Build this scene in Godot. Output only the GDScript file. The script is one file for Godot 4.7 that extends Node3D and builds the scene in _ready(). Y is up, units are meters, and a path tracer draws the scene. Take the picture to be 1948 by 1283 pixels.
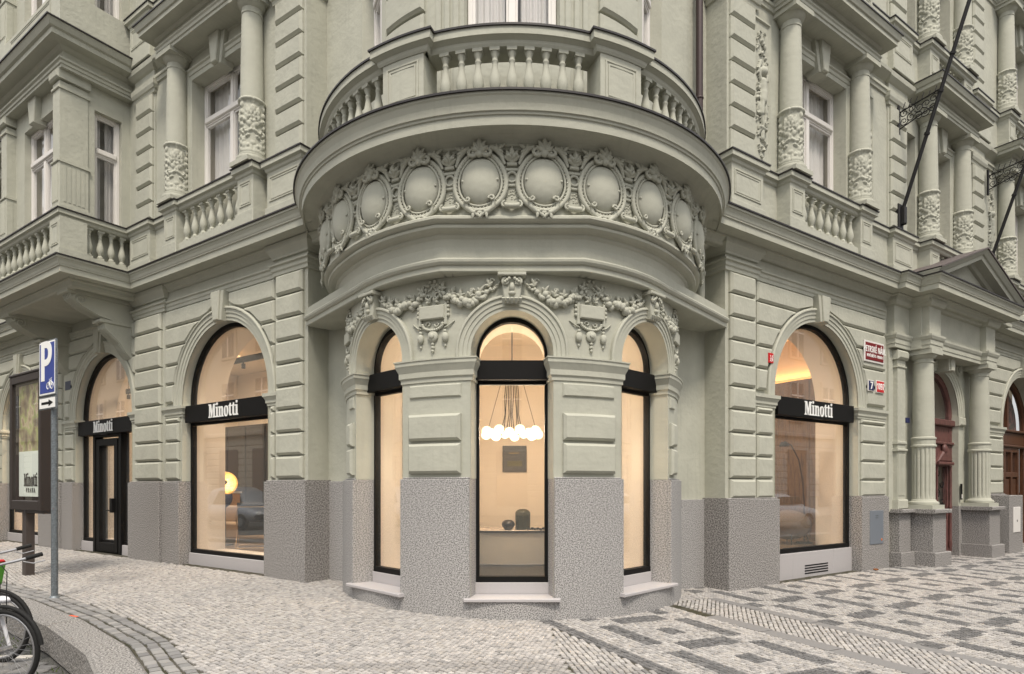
extends Node3D
# ---------------------------------------------------------------- constants
const CAMZ := 9.28
const FPX := 1150.0
const JNT := [1.62, 1.974, 2.328, 2.682, 3.036, 3.39, 3.744, 4.098, 4.452, 4.78]
var mt := {}
var bld: Node3D
var SL := {}
var SR := {}
var taken := {}
var mesh_cache := {}

# ---------------------------------------------------------------- mesh builder
class M:
	var v := PackedVector3Array()
	var n := PackedVector3Array()
	func tri(a: Vector3, b: Vector3, c: Vector3, na: Vector3, nb: Vector3, nc: Vector3):
		# front faces run clockwise
		if (b - a).cross(c - a).dot(na + nb + nc) > 0.0:
			v.append(a); v.append(c); v.append(b); n.append(na); n.append(nc); n.append(nb)
		else:
			v.append(a); v.append(b); v.append(c); n.append(na); n.append(nb); n.append(nc)
	func q(a: Vector3, b: Vector3, c: Vector3, d: Vector3):
		# counter-clockwise as seen from outside
		var m := (c - a).cross(d - b)
		if m.length_squared() < 1e-16: return
		m = m.normalized()
		tri(a, b, c, m, m, m); tri(a, c, d, m, m, m)
	func t3(a: Vector3, b: Vector3, c: Vector3):
		var m := (b - a).cross(c - a)
		if m.length_squared() < 1e-16: return
		m = m.normalized(); tri(a, b, c, m, m, m)
	func box(x0: float, x1: float, y0: float, y1: float, z0: float, z1: float, nx := 1):
		if x0 > x1: var t := x0; x0 = x1; x1 = t
		for i in nx:
			var a := lerpf(x0, x1, float(i) / nx); var b := lerpf(x0, x1, float(i + 1) / nx)
			q(Vector3(a, y0, z1), Vector3(b, y0, z1), Vector3(b, y1, z1), Vector3(a, y1, z1))
			q(Vector3(b, y0, z0), Vector3(a, y0, z0), Vector3(a, y1, z0), Vector3(b, y1, z0))
			q(Vector3(a, y1, z1), Vector3(b, y1, z1), Vector3(b, y1, z0), Vector3(a, y1, z0))
			q(Vector3(a, y0, z0), Vector3(b, y0, z0), Vector3(b, y0, z1), Vector3(a, y0, z1))
		q(Vector3(x0, y0, z0), Vector3(x0, y0, z1), Vector3(x0, y1, z1), Vector3(x0, y1, z0))
		q(Vector3(x1, y0, z1), Vector3(x1, y0, z0), Vector3(x1, y1, z0), Vector3(x1, y1, z1))
	# rows: [y, xl, xr] bottom to top; z0 back, z1 front, b bevel
	func eblock(rows: Array, z0: float, z1: float, b: float, nx := 1):
		var k := rows.size()
		var o := []; var i2 := []
		for r in k:
			var y: float = rows[r][0]
			var yi := y
			if r == 0: yi = y + b
			if r == k - 1: yi = y - b
			var lo := []; var li := []
			for j in nx + 1:
				var t := float(j) / nx
				lo.append(Vector3(lerpf(rows[r][1], rows[r][2], t), y, z1 - b))
				li.append(Vector3(lerpf(rows[r][1] + b, rows[r][2] - b, t), yi, z1))
			o.append(lo); i2.append(li)
		for j in nx:
			for r in k - 1: q(i2[r][j], i2[r][j + 1], i2[r + 1][j + 1], i2[r + 1][j])
			q(o[0][j], o[0][j + 1], i2[0][j + 1], i2[0][j])
			q(i2[k - 1][j], i2[k - 1][j + 1], o[k - 1][j + 1], o[k - 1][j])
			var a0: Vector3 = o[0][j]; var a1: Vector3 = o[0][j + 1]
			q(Vector3(a0.x, a0.y, z0), Vector3(a1.x, a1.y, z0), a1, a0)
			var c0: Vector3 = o[k - 1][j]; var c1: Vector3 = o[k - 1][j + 1]
			q(c0, c1, Vector3(c1.x, c1.y, z0), Vector3(c0.x, c0.y, z0))
		for r in k - 1:
			var l0: Vector3 = o[r][0]; var l1: Vector3 = o[r + 1][0]
			q(l0, i2[r][0], i2[r + 1][0], l1)
			q(Vector3(l0.x, l0.y, z0), l0, l1, Vector3(l1.x, l1.y, z0))
			var r0: Vector3 = o[r][nx]; var r1: Vector3 = o[r + 1][nx]
			q(i2[r][nx], r0, r1, i2[r + 1][nx])
			q(r0, Vector3(r0.x, r0.y, z0), Vector3(r1.x, r1.y, z0), r1)
	func block(x0: float, x1: float, y0: float, y1: float, z0: float, z1: float, b := 0.012, nx := 1):
		if x0 > x1: var t := x0; x0 = x1; x1 = t
		eblock([[y0, x0, x1], [y1, x0, x1]], z0, z1, b, nx)
	# profile [Vector2(out, up)] bottom to top, path of Vector3, up axis; out = tangent x up
	func sweep(prof: Array, path: Array, up := Vector3.UP, cap := false, closed := false):
		var k := path.size()
		var T := []
		var segs := k if closed else k - 1
		for i in segs: T.append((path[(i + 1) % k] - path[i]).normalized())
		var off := []
		for i in k:
			var ta: Vector3; var tb: Vector3
			if closed: ta = T[(i - 1 + k) % k]; tb = T[i]
			else: ta = T[maxi(i - 1, 0)]; tb = T[mini(i, segs - 1)]
			var oa := ta.cross(up); var ob := tb.cross(up)
			off.append((oa + ob) / maxf(1.0 + oa.dot(ob), 0.2))
		for i in segs:
			var j := (i + 1) % k
			var t: Vector3 = T[i]
			var tp: Vector3 = T[(i - 1 + segs) % segs] if (closed or i > 0) else t
			var tn: Vector3 = T[(i + 1) % segs] if (closed or i < segs - 1) else t
			var ta := (t + tp).normalized() if t.dot(tp) > 0.9 else t
			var tb := (t + tn).normalized() if t.dot(tn) > 0.9 else t
			for s in prof.size() - 1:
				var p: Vector2 = prof[s]; var r: Vector2 = prof[s + 1]
				var d := r - p
				if d.length() < 1e-6: continue
				d = d.normalized()
				var na := ta.cross(ta.cross(up) * d.x + up * d.y).normalized()
				var nb := tb.cross(tb.cross(up) * d.x + up * d.y).normalized()
				var a: Vector3 = path[i] + off[i] * p.x + up * p.y
				var b: Vector3 = path[j] + off[j] * p.x + up * p.y
				var c: Vector3 = path[j] + off[j] * r.x + up * r.y
				var e: Vector3 = path[i] + off[i] * r.x + up * r.y
				tri(a, b, c, na, nb, nb); tri(a, c, e, na, nb, na)
		if cap and not closed:
			var poly := PackedVector2Array(prof)
			var ix := Geometry2D.triangulate_polygon(poly)
			for g in [0, k - 1]:
				var nn: Vector3 = -T[0] if g == 0 else T[segs - 1]
				for f in range(0, ix.size(), 3):
					var w := []
					for h in 3: w.append(path[g] + off[g] * poly[ix[f + h]].x + up * poly[ix[f + h]].y)
					tri(w[0], w[1], w[2], nn, nn, nn)
	# smooth parametric surface
	func grid(nu: int, nv: int, f: Callable, keep = null):
		var p := []
		for j in nv + 1:
			var row := PackedVector3Array()
			for i in nu + 1: row.append(f.call(float(i) / nu, float(j) / nv))
			p.append(row)
		var wrap: bool = p[0][0].distance_to(p[0][nu]) < 1e-4 and p[nv / 2][0].distance_to(p[nv / 2][nu]) < 1e-4
		var nn := []
		for j in nv + 1:
			var row := PackedVector3Array()
			for i in nu + 1:
				var i0 := i - 1; var i1 := i + 1
				if wrap: i0 = (i - 1 + nu) % nu if i > 0 else nu - 1; i1 = (i + 1) % nu if i < nu else 1
				else: i0 = maxi(i0, 0); i1 = mini(i1, nu)
				var du: Vector3 = p[j][i1] - p[j][i0]
				var dv: Vector3 = p[mini(j + 1, nv)][i] - p[maxi(j - 1, 0)][i]
				var c := du.cross(dv)
				row.append(c.normalized() if c.length_squared() > 1e-18 else Vector3.UP)
			nn.append(row)
		for j in nv:
			for i in nu:
				if keep != null and not keep.call((i + 0.5) / nu, (j + 0.5) / nv): continue
				tri(p[j][i], p[j][i + 1], p[j + 1][i + 1], nn[j][i], nn[j][i + 1], nn[j + 1][i + 1])
				tri(p[j][i], p[j + 1][i + 1], p[j + 1][i], nn[j][i], nn[j + 1][i + 1], nn[j + 1][i])
	# prof [Vector2(r, y)] bottom to top; hard edges where the profile turns sharply
	func lathe(prof: Array, seg: int, at := Vector3.ZERO, a0 := 0.0, a1 := TAU):
		for s in prof.size() - 1:
			var p: Vector2 = prof[s]; var r: Vector2 = prof[s + 1]
			var d := (r - p).normalized()
			var dp: Vector2 = (p - prof[s - 1]).normalized() if s > 0 else d
			var dn: Vector2 = (prof[s + 2] - r).normalized() if s < prof.size() - 2 else d
			var da := (d + dp).normalized() if d.dot(dp) > 0.7 else d
			var db := (d + dn).normalized() if d.dot(dn) > 0.7 else d
			for i in seg:
				var t0 := lerpf(a0, a1, float(i) / seg); var t1 := lerpf(a0, a1, float(i + 1) / seg)
				var u0 := Vector3(sin(t0), 0, cos(t0)); var u1 := Vector3(sin(t1), 0, cos(t1))
				var A := at + u0 * p.x + Vector3.UP * p.y; var B := at + u1 * p.x + Vector3.UP * p.y
				var C := at + u1 * r.x + Vector3.UP * r.y; var D := at + u0 * r.x + Vector3.UP * r.y
				var na0 := u0 * da.y - Vector3.UP * da.x; var na1 := u1 * da.y - Vector3.UP * da.x
				var nb0 := u0 * db.y - Vector3.UP * db.x; var nb1 := u1 * db.y - Vector3.UP * db.x
				if p.x > 1e-5: tri(A, B, C, na0, na1, nb1)
				if r.x > 1e-5: tri(A, C, D, na0, nb1, nb0)
	func tube(pts: Array, rad, seg := 6, flat := Vector3.ZERO, closed := false):
		var k := pts.size()
		var rings := []; var rn := []
		var lastu := Vector3.ZERO
		for i in k:
			var t: Vector3
			if closed: t = (pts[(i + 1) % k] - pts[(i - 1 + k) % k]).normalized()
			else: t = (pts[mini(i + 1, k - 1)] - pts[maxi(i - 1, 0)]).normalized()
			var u := lastu
			if u == Vector3.ZERO: u = Vector3.UP if absf(t.y) < 0.9 else Vector3.RIGHT
			u = (u - t * u.dot(t)).normalized(); lastu = u
			var w := t.cross(u)
			var r: float = rad if rad is float else rad[i]
			var ring := PackedVector3Array(); var nn := PackedVector3Array()
			for s in seg:
				var a := TAU * s / seg
				var d := u * cos(a) + w * sin(a)
				ring.append(pts[i] + d * r); nn.append(d)
			rings.append(ring); rn.append(nn)
		var segs := k if closed else k - 1
		for i in segs:
			var j := (i + 1) % k
			for s in seg:
				var e := (s + 1) % seg
				tri(rings[i][s], rings[i][e], rings[j][e], rn[i][s], rn[i][e], rn[j][e])
				tri(rings[i][s], rings[j][e], rings[j][s], rn[i][s], rn[j][e], rn[j][s])
		if not closed:
			var t0: Vector3 = (pts[0] - pts[1]).normalized(); var t1: Vector3 = (pts[k - 1] - pts[k - 2]).normalized()
			for s in seg:
				var e := (s + 1) % seg
				tri(pts[0], rings[0][s], rings[0][e], t0, t0, t0)
				tri(pts[k - 1], rings[k - 1][s], rings[k - 1][e], t1, t1, t1)
	func ell(c: Vector3, r: Vector3, su := 8, sv := 6):
		for j in sv:
			var b0 := PI * j / sv - PI / 2; var b1 := PI * (j + 1) / sv - PI / 2
			for i in su:
				var a0 := TAU * i / su; var a1 := TAU * (i + 1) / su
				var P := []; var N := []
				for w in [[a0, b0], [a1, b0], [a1, b1], [a0, b1]]:
					var d := Vector3(cos(w[1]) * sin(w[0]), sin(w[1]), cos(w[1]) * cos(w[0]))
					P.append(c + d * r); N.append((d / r).normalized())
				if j > 0: tri(P[0], P[1], P[2], N[0], N[1], N[2])
				if j < sv - 1: tri(P[0], P[2], P[3], N[0], N[2], N[3])
	func spiral(c: Vector3, r0: float, turns: float, start: float, sgn: float, rad: float, seg := 18):
		var pts := []; var rr := []
		for i in seg + 1:
			var t := float(i) / seg
			var a := start + sgn * t * turns * TAU
			pts.append(c + Vector3(cos(a), sin(a), 0.25 * t) * r0 * (1.0 - 0.85 * t)); rr.append(rad * (1.0 - 0.35 * t))
		tube(pts, rr, 6)
	# leaf: pointed fan of lobes standing off the wall, base at c, pointing along dir in the xy plane
	func leaf(c: Vector3, dir: float, ln: float, wd: float, dep: float, lobes := 5):
		for k in lobes:
			var f := (k - (lobes - 1) * 0.5) / maxf((lobes - 1) * 0.5, 1.0)
			var a := dir + f * 0.95
			var l := ln * (1.0 - 0.38 * absf(f))
			var d := Vector3(cos(a), sin(a), 0)
			var m := c + d * l * 0.55
			var pts := [c, m + Vector3(0, 0, dep), c + d * l + Vector3(0, 0, dep * 0.5)]
			tube(pts, [wd * 0.16, wd * 0.3, wd * 0.1], 6)
	func bend(R: float):
		for i in v.size():
			var p := v[i]; var a := p.x / R
			v[i] = Vector3(p.z * sin(a), p.y, p.z * cos(a))
			var m := n[i]
			n[i] = Vector3(m.x * cos(a) + m.z * sin(a), m.y, -m.x * sin(a) + m.z * cos(a))
	func xform(t: Transform3D):
		for i in v.size():
			v[i] = t * v[i]; n[i] = (t.basis * n[i]).normalized()
	func add(o: M, t := Transform3D.IDENTITY):
		var flip := t.basis.determinant() < 0.0
		for i in o.v.size():
			var j := i
			if flip: j = i - i % 3 + [0, 2, 1][i % 3]
			v.append(t * o.v[j]); n.append((t.basis * o.n[j]).normalized())
	func mesh() -> ArrayMesh:
		var a := []; a.resize(Mesh.ARRAY_MAX)
		a[Mesh.ARRAY_VERTEX] = v; a[Mesh.ARRAY_NORMAL] = n
		var am := ArrayMesh.new()
		if v.size() > 0: am.add_surface_from_arrays(Mesh.PRIMITIVE_TRIANGLES, a)
		return am

# ---------------------------------------------------------------- node helpers
func part(called: String, m, material: Material, parent: Node, t := Transform3D.IDENTITY) -> MeshInstance3D:
	var o := MeshInstance3D.new()
	o.name = called
	o.mesh = m.mesh() if m is M else m
	o.material_override = material
	o.transform = t
	parent.add_child(o, true)
	return o
func numbered(called: String) -> String:
	var k: int = taken.get(called, 0)
	taken[called] = k + 1
	return called if k == 0 else "%s_%03d" % [called, k]
func tag(o: Node, label: String, category: String, group := ""):
	o.set_meta("label", label); o.set_meta("category", category)
	if group: o.set_meta("group", group)
func thing(called: String, label: String, category: String, t := Transform3D.IDENTITY, group := "") -> Node3D:
	var o := Node3D.new(); o.name = numbered(called); add_child(o); o.transform = t
	tag(o, label, category, group)
	return o
func struct(called: String, m, material: Material) -> MeshInstance3D:
	var o := part(numbered(called), m, material, self)
	o.set_meta("kind", "structure")
	return o
func TR(x: float, y: float, z: float, ry := 0.0) -> Transform3D:
	return Transform3D(Basis(Vector3.UP, ry), Vector3(x, y, z))
func gy(x: float) -> float: # the pavement falls gently from the left street to the right one
	return -0.08 * clampf(x / 3.5, -1.0, 1.0)
func look(eye: Vector3, z: Vector3) -> Transform3D: # a frame with its z axis along z
	var zz := z.normalized(); var xx := Vector3.UP.cross(zz).normalized()
	return Transform3D(Basis(xx, zz.cross(xx), zz), eye)

# ---------------------------------------------------------------- materials
func noise_tex(freq: float, oct: int, ramp: Array, size := 512, seed := 1, kind := FastNoiseLite.TYPE_SIMPLEX_SMOOTH, normal := false, bump := 1.0) -> NoiseTexture2D:
	var f := FastNoiseLite.new(); f.seed = seed; f.frequency = freq; f.fractal_octaves = oct; f.noise_type = kind
	var t := NoiseTexture2D.new(); t.width = size; t.height = size; t.seamless = true; t.noise = f
	if normal:
		t.as_normal_map = true; t.bump_strength = bump
	else:
		var g := Gradient.new()
		var offs := PackedFloat32Array(); var cols := PackedColorArray()
		for r in ramp: offs.append(r[0]); cols.append(r[1])
		g.offsets = offs; g.colors = cols
		t.color_ramp = g
	return t
func plain(c: Color, rough := 0.7, metal := 0.0) -> StandardMaterial3D:
	var m := StandardMaterial3D.new(); m.albedo_color = c; m.roughness = rough; m.metallic = metal
	return m
func tri_mat(c: Color, rough: float, albedo: Texture2D, scale: float, nrm: Texture2D = null, ns := 0.5, world := false) -> StandardMaterial3D:
	var m := plain(c, rough)
	m.albedo_texture = albedo
	m.uv1_triplanar = true; m.uv1_world_triplanar = world; m.uv1_scale = Vector3.ONE * scale
	if nrm: m.normal_enabled = true; m.normal_texture = nrm; m.normal_scale = ns
	return m
func stucco_tex() -> ImageTexture: # trowel mottling, fine grain and thin run-off marks
	var N := 640
	var a := FastNoiseLite.new(); a.seed = 3; a.frequency = .009; a.fractal_octaves = 5
	var b := FastNoiseLite.new(); b.seed = 14; b.frequency = .05; b.fractal_octaves = 3
	var c := FastNoiseLite.new(); c.seed = 27; c.frequency = .006; c.fractal_octaves = 2
	var g := FastNoiseLite.new(); g.seed = 33; g.frequency = .3; g.fractal_octaves = 2
	var im := Image.create(N, N, false, Image.FORMAT_RGB8)
	for y in N:
		for x in N:
			var e := 0.0; var wsum := 0.0
			var tx := clampf((x - N + 90) / 90.0, 0, 1); var ty := clampf((y - N + 90) / 90.0, 0, 1)
			for k in 4:
				var ox := -N if k % 2 else 0; var oy := -N if k > 1 else 0
				var w := (tx if k % 2 else 1.0 - tx) * (ty if k > 1 else 1.0 - ty)
				if w <= 0.0: continue
				var X := x + ox; var Y := y + oy
				var run := maxf(0.0, b.get_noise_2d(X * 1.6, Y * .06) - .12) * maxf(0.0, c.get_noise_2d(X, Y) + .25)
				e += w * (.975 + .05 * a.get_noise_2d(X, Y) + .022 * g.get_noise_2d(X, Y) - .09 * run); wsum += w
			e = clampf(e / wsum, 0, 1)
			im.set_pixel(x, y, Color(e, e, e * .995))
	return ImageTexture.create_from_image(im)
func g8(v: float) -> Color: return Color(v, v, v)
func make_materials():
	var rough_n := noise_tex(0.06, 4, [], 512, 5, FastNoiseLite.TYPE_SIMPLEX_SMOOTH, true, 3.0)
	mt.plaster = tri_mat(Color(0.71, 0.71, 0.662), 0.85, stucco_tex(), 0.30, rough_n, 0.2)
	var sp := [[0.0, g8(0.40)], [0.36, g8(0.60)], [0.45, g8(0.78)], [0.52, g8(0.86)], [0.62, g8(1.0)], [1.0, g8(1.0)]]
	var speck := noise_tex(0.13, 2, sp, 1024, 11)
	mt.granite = tri_mat(Color(0.735, 0.725, 0.72), 0.62, speck, 0.44)
	mt.granite_old = tri_mat(Color(0.665, 0.65, 0.64), 0.8, speck, 0.31, rough_n, 0.08)
	mt.sill = tri_mat(Color(0.74, 0.725, 0.73), 0.45, noise_tex(0.2, 2, [[0.0, g8(0.75)], [0.5, g8(0.95)], [1.0, g8(1.0)]], 512, 12), 1.6)
	mt.black = plain(Color(0.05, 0.045, 0.042), 0.62); mt.black.metallic_specular = 0.35
	mt.frame_black = plain(Color(0.05, 0.046, 0.043), 0.6); mt.frame_black.metallic_specular = 0.35
	mt.flash = plain(Color(0.16, 0.145, 0.15), 0.5, 0.2)
	mt.roof = plain(Color(0.36, 0.325, 0.32), 0.6, 0.1)
	mt.white = plain(Color(0.86, 0.845, 0.83), 0.5)
	mt.letter = plain(Color(0.95, 0.95, 0.94), 0.4)
	mt.curtain = plain(Color(0.80, 0.79, 0.78), 0.9)
	mt.room_dark = plain(Color(0.70, 0.67, 0.62), 0.9)
	var gl := plain(Color(0.93, 0.95, 0.95, 0.015), 0.0); gl.transparency = BaseMaterial3D.TRANSPARENCY_ALPHA; gl.metallic_specular = 0.5
	mt.glass = gl
	mt.inwall = plain(Color(0.85, 0.80, 0.735), 0.85)
	mt.reveal = plain(Color(0.84, 0.795, 0.735), 0.8)
	mt.ceil = plain(Color(0.9, 0.84, 0.76), 0.9)
	mt.infloor = tri_mat(Color(0.46, 0.38, 0.30), 0.35, noise_tex(0.03, 4, [[0.0, g8(0.75)], [1.0, g8(1.0)]], 512, 21), 0.7)
	mt.indark = tri_mat(Color(0.20, 0.18, 0.165), 0.4, noise_tex(0.03, 4, [[0.0, g8(0.6)], [1.0, g8(1.0)]], 512, 22), 1.3)
	var wood := noise_tex(0.012, 5, [[0.0, Color(0.55, 0.5, 0.46)], [0.4, g8(0.85)], [0.6, g8(1.0)], [1.0, Color(0.75, 0.68, 0.6)]], 512, 31)
	mt.woodwall = tri_mat(Color(0.44, 0.335, 0.215), 0.6, wood, 1.0); mt.woodwall.uv1_scale = Vector3(2.4, 0.25, 2.4)
	mt.brown = tri_mat(Color(0.36, 0.22, 0.13), 0.5, wood, 1.0); mt.brown.uv1_scale = Vector3(5.0, 0.5, 5.0)
	mt.maroon = tri_mat(Color(0.44, 0.29, 0.275), 0.5, wood, 1.0); mt.maroon.uv1_scale = Vector3(4.0, 0.6, 4.0)
	mt.iron = plain(Color(0.10, 0.095, 0.10), 0.55, 0.3)
	mt.pipe = plain(Color(0.24, 0.19, 0.19), 0.5, 0.3)
	mt.zinc = tri_mat(Color(0.55, 0.58, 0.60), 0.5, noise_tex(0.03, 4, [[0.0, g8(0.65)], [1.0, g8(1.0)]], 512, 41), 2.0); mt.zinc.metallic = 0.5
	mt.kerb = tri_mat(Color(0.62, 0.605, 0.59), 0.85, speck, 0.36, rough_n, 0.7)
	mt.slab = tri_mat(Color(0.53, 0.52, 0.515), 0.8, noise_tex(0.15, 3, [[0.0, g8(0.8)], [1.0, g8(1.0)]], 512, 43), 1.5)
	mt.mortar = tri_mat(Color(0.30, 0.285, 0.25), 0.95, noise_tex(0.02, 5, [[0.0, Color(0.55, 0.62, 0.42)], [0.38, Color(0.75, 0.74, 0.6)], [0.55, g8(0.95)], [1.0, g8(1.0)]], 512, 44), 0.35)
	mt.road = tri_mat(Color(0.36, 0.355, 0.34), 0.9, speck, 0.5)

# ---------------------------------------------------------------- facade pieces (x to the right seen from the street, z out of the wall)
func xr(S: Dictionary, a: float, b: float) -> Array:
	var p: float = S.s * a; var r: float = S.s * b
	return [minf(p, r), maxf(p, r)]
func wall_arch(m: M, x0: float, x1: float, y0: float, y1: float, xc: float, R: float, sp: float, z: float, step := 9.0):
	for s in [[x0, xc - R], [xc + R, x1]]:
		if s[1] - s[0] < 0.002: continue
		var k := maxi(1, int(ceil((s[1] - s[0]) / step)))
		for i in k:
			var a := lerpf(s[0], s[1], float(i) / k); var b := lerpf(s[0], s[1], float(i + 1) / k)
			m.q(Vector3(a, y0, z), Vector3(b, y0, z), Vector3(b, y1, z), Vector3(a, y1, z))
	for i in 24:
		var a := PI - PI * i / 24.0; var b := PI - PI * (i + 1) / 24.0
		m.q(Vector3(xc + R * cos(a), sp + R * sin(a), z), Vector3(xc + R * cos(b), sp + R * sin(b), z), Vector3(xc + R * cos(b), y1, z), Vector3(xc + R * cos(a), y1, z))
func arch_path(xc: float, R: float, sp: float, yb: float, z: float, k := 28) -> Array:
	var p := []
	if yb < sp - 0.001: p.append(Vector3(xc + R, yb, z))
	for i in k + 1:
		var a := PI * i / k
		p.append(Vector3(xc + R * cos(a), sp + R * sin(a), z))
	if yb < sp - 0.001: p.append(Vector3(xc - R, yb, z))
	return p
func arch_fill(m: M, xc: float, R: float, sp: float, yb: float, z: float):
	if yb < sp: m.q(Vector3(xc - R, yb, z), Vector3(xc + R, yb, z), Vector3(xc + R, sp, z), Vector3(xc - R, sp, z))
	for i in 28:
		var a := PI * i / 28.0; var b := PI * (i + 1) / 28.0
		m.t3(Vector3(xc, sp, z), Vector3(xc + R * cos(a), sp + R * sin(a), z), Vector3(xc + R * cos(b), sp + R * sin(b), z))
const ARCHP := [Vector2(.235, 0), Vector2(.235, .055), Vector2(.215, .07), Vector2(.195, .07), Vector2(.185, .048), Vector2(.125, .048), Vector2(.118, .034), Vector2(.06, .034), Vector2(.052, .02), Vector2(0, .02), Vector2(0, 0)]
func scaled(p: Array, k: float, kz := 1.0) -> Array:
	var r := []
	for a in p: r.append(Vector2(a.x * k, a.y * kz))
	return r
func keystone(S: Dictionary, uc: float, y0: float, y1: float, z0: float, z1: float, wb: float, wt: float):
	var m := M.new(); var xc: float = S.s * uc
	m.eblock([[y0, xc - wb, xc + wb], [y1, xc - wt, xc + wt]], z0, z1 - 0.03, 0.008)
	m.eblock([[y0 + .01, xc - wb * .62, xc + wb * .62], [y1 - .004, xc - wt * .62, xc + wt * .62]], z1 - 0.045, z1, 0.01)
	part("keystone", m, mt.plaster, bld, S.t)
func impost(S: Dictionary, a: float, b: float, y: float, z: float):
	var r := xr(S, a, b); var m := M.new()
	var p := [Vector3(r[0], 0, z - .15), Vector3(r[0], 0, z), Vector3(r[1], 0, z), Vector3(r[1], 0, z - .15)]
	m.sweep([Vector2(0, y - .2), Vector2(.012, y - .2), Vector2(.012, y - .17), Vector2(.03, y - .15), Vector2(.03, y - .11), Vector2(.055, y - .06), Vector2(.065, y - .055), Vector2(.065, y), Vector2(-.02, y + .015)], p)
	part("impost", m, mt.plaster, bld, S.t)
# one arched bay of the ground floor: wall, blocks, arch moulding, jambs
func field(S: Dictionary, u0: float, u1: float, uc: float, R: float, sp: float, zf: float, k0 := 0):
	var xs := xr(S, u0, u1); var xc: float = S.s * uc
	var m := M.new()
	wall_arch(m, xs[0], xs[1], -0.3, 5.22, xc, R, sp, 1.84)
	var w := part("wall", m, mt.plaster, bld, S.t)
	m = M.new()
	m.sweep([Vector2(0, 1.86), Vector2(0, zf)], arch_path(xc, R, sp, S.plinth, 0.0), Vector3(0, 0, 1))
	part("jamb", m, mt.plaster, w)
	m = M.new()
	m.sweep(ARCHP, arch_path(xc, R, sp, 2.98, 1.84), Vector3(0, 0, 1))
	part("arch_moulding", m, mt.plaster, bld, S.t)
	var Ro := R + 0.26
	var ys: Array = JNT.duplicate()
	if S.plinth < 1.5: ys.push_front(1.31)
	for side in [-1, 1]:
		var edge: float = xs[0] if side < 0 else xs[1]
		for k in ys.size() - 1:
			var y0: float = ys[k] + .012; var y1: float = ys[k + 1] - .012
			if y0 > 2.69 and y0 < 2.8: y1 = 2.765
			var rows := []
			for i in 5:
				var y := lerpf(y0, y1, i / 4.0)
				var e := R + 0.09
				if y > 2.98: e = 0.235
				if y > 2.98 and y < sp + Ro: e = maxf(0.235, sqrt(maxf(0.0, Ro * Ro - pow(maxf(y - sp, 0.0), 2))))
				if side < 0: rows.append([y, edge + .03, xc - e])
				else: rows.append([y, xc + e, edge - .03])
			if rows[0][2] - rows[0][1] < 0.07 and rows[4][2] - rows[4][1] < 0.07: continue
			for r in rows:
				if r[2] - r[1] < 0.03:
					if side < 0: r[2] = r[1] + 0.03
					else: r[1] = r[2] - 0.03
			if y1 < 3.0: rows = [rows[0], rows[4]]
			m = M.new(); m.eblock(rows, 1.83, 1.90, 0.032)
			part("rusticated_block", m, mt.plaster, bld, S.t)
		if absf(edge - xc) > R + .12:
			impost(S, edge * S.s, (xc + side * (R - .01)) * S.s, 2.98, 1.85)
	keystone(S, uc, sp + R - .02, 4.81, 1.8, 1.99, .125, .20)
func pilaster(S: Dictionary, u0: float, u1: float, ends := true):
	var xs := xr(S, u0, u1); var m := M.new()
	m.box(xs[0], xs[1], 1.0, 5.22, 1.35, 1.872)
	var p := part("pilaster", m, mt.plaster, bld, S.t)
	var ys: Array = JNT.duplicate()
	if S.plinth < 1.5: ys.push_front(1.31)
	var w: float = xs[1] - xs[0]; var mg := minf(.085, w * .1)
	for k in ys.size() - 1:
		m = M.new(); m.block(xs[0] + mg, xs[1] - mg, ys[k] + .012, ys[k + 1] - .012, 1.86, 1.945, .036)
		part("rusticated_block", m, mt.plaster, bld, S.t)
	m = M.new()
	var q := [Vector3(xs[0], 0, 1.4), Vector3(xs[0], 0, 1.872), Vector3(xs[1], 0, 1.872), Vector3(xs[1], 0, 1.4)]
	m.sweep([Vector2(0, 4.78), Vector2(.03, 4.79), Vector2(.03, 4.84), Vector2(.05, 4.86), Vector2(.05, 4.92), Vector2(.08, 4.93), Vector2(.08, 4.955), Vector2(0, 4.965)], q)
	m.sweep([Vector2(0, 5.03), Vector2(.035, 5.04), Vector2(.04, 5.07), Vector2(.08, 5.13), Vector2(.11, 5.17), Vector2(.115, 5.25)], q)
	part("capital", m, mt.plaster, p)
func granite(S: Dictionary, u0: float, u1: float, z: float, top: float, mat: Material):
	var xs := xr(S, u0, u1); var m := M.new()
	m.block(xs[0] + .002, xs[1] - .002, -.3, top, 1.4, z, .008)
	m.block(xs[0] + .01, xs[1] - .01, top - .004, top + .022, 1.4, z - .03, .015)
	part("granite_slab", m, mat, bld, S.t)
func letters(parent: Node, s: String, h: float, at: Vector3, mat: Material, sx := 1.0, serif := true, depth := .012, bold := true) -> MeshInstance3D:
	var f := SystemFont.new(); f.font_names = PackedStringArray(["Droid Serif" if serif else "Droid Sans"]); f.font_weight = 700 if bold else 400
	var t := TextMesh.new(); t.text = s; t.font = f; t.font_size = 64; t.pixel_size = h / 46.0; t.depth = depth; t.curve_step = 1.0
	var o := part("lettering", t, mat, parent, Transform3D(Basis.from_scale(Vector3(sx, 1, 1)), at))
	return o
func shop_sign(S: Dictionary, u0: float, u1: float, y0: float, y1: float, label: String):
	var xs := xr(S, u0, u1)
	var xm: float = (xs[0] + xs[1]) * .5
	var th := thing("shop_sign", label, "sign", S.t * TR(xm, y0, 1.70), "black shop signs over the shop openings")
	var m := M.new(); var hw: float = (xs[1] - xs[0]) * .5
	m.block(-hw, hw, 0, y1 - y0, 0, .14, .004)
	part("sign_box", m, mt.black, th)
	letters(th, "Minotti", .235, Vector3(0, (y1 - y0) * .5, .147), mt.letter, .73)
	m = M.new(); m.box(-.16, .16, -.012, -.003, .1, .135)
	part("sensor_bar", m, mt.flash, th)
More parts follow.
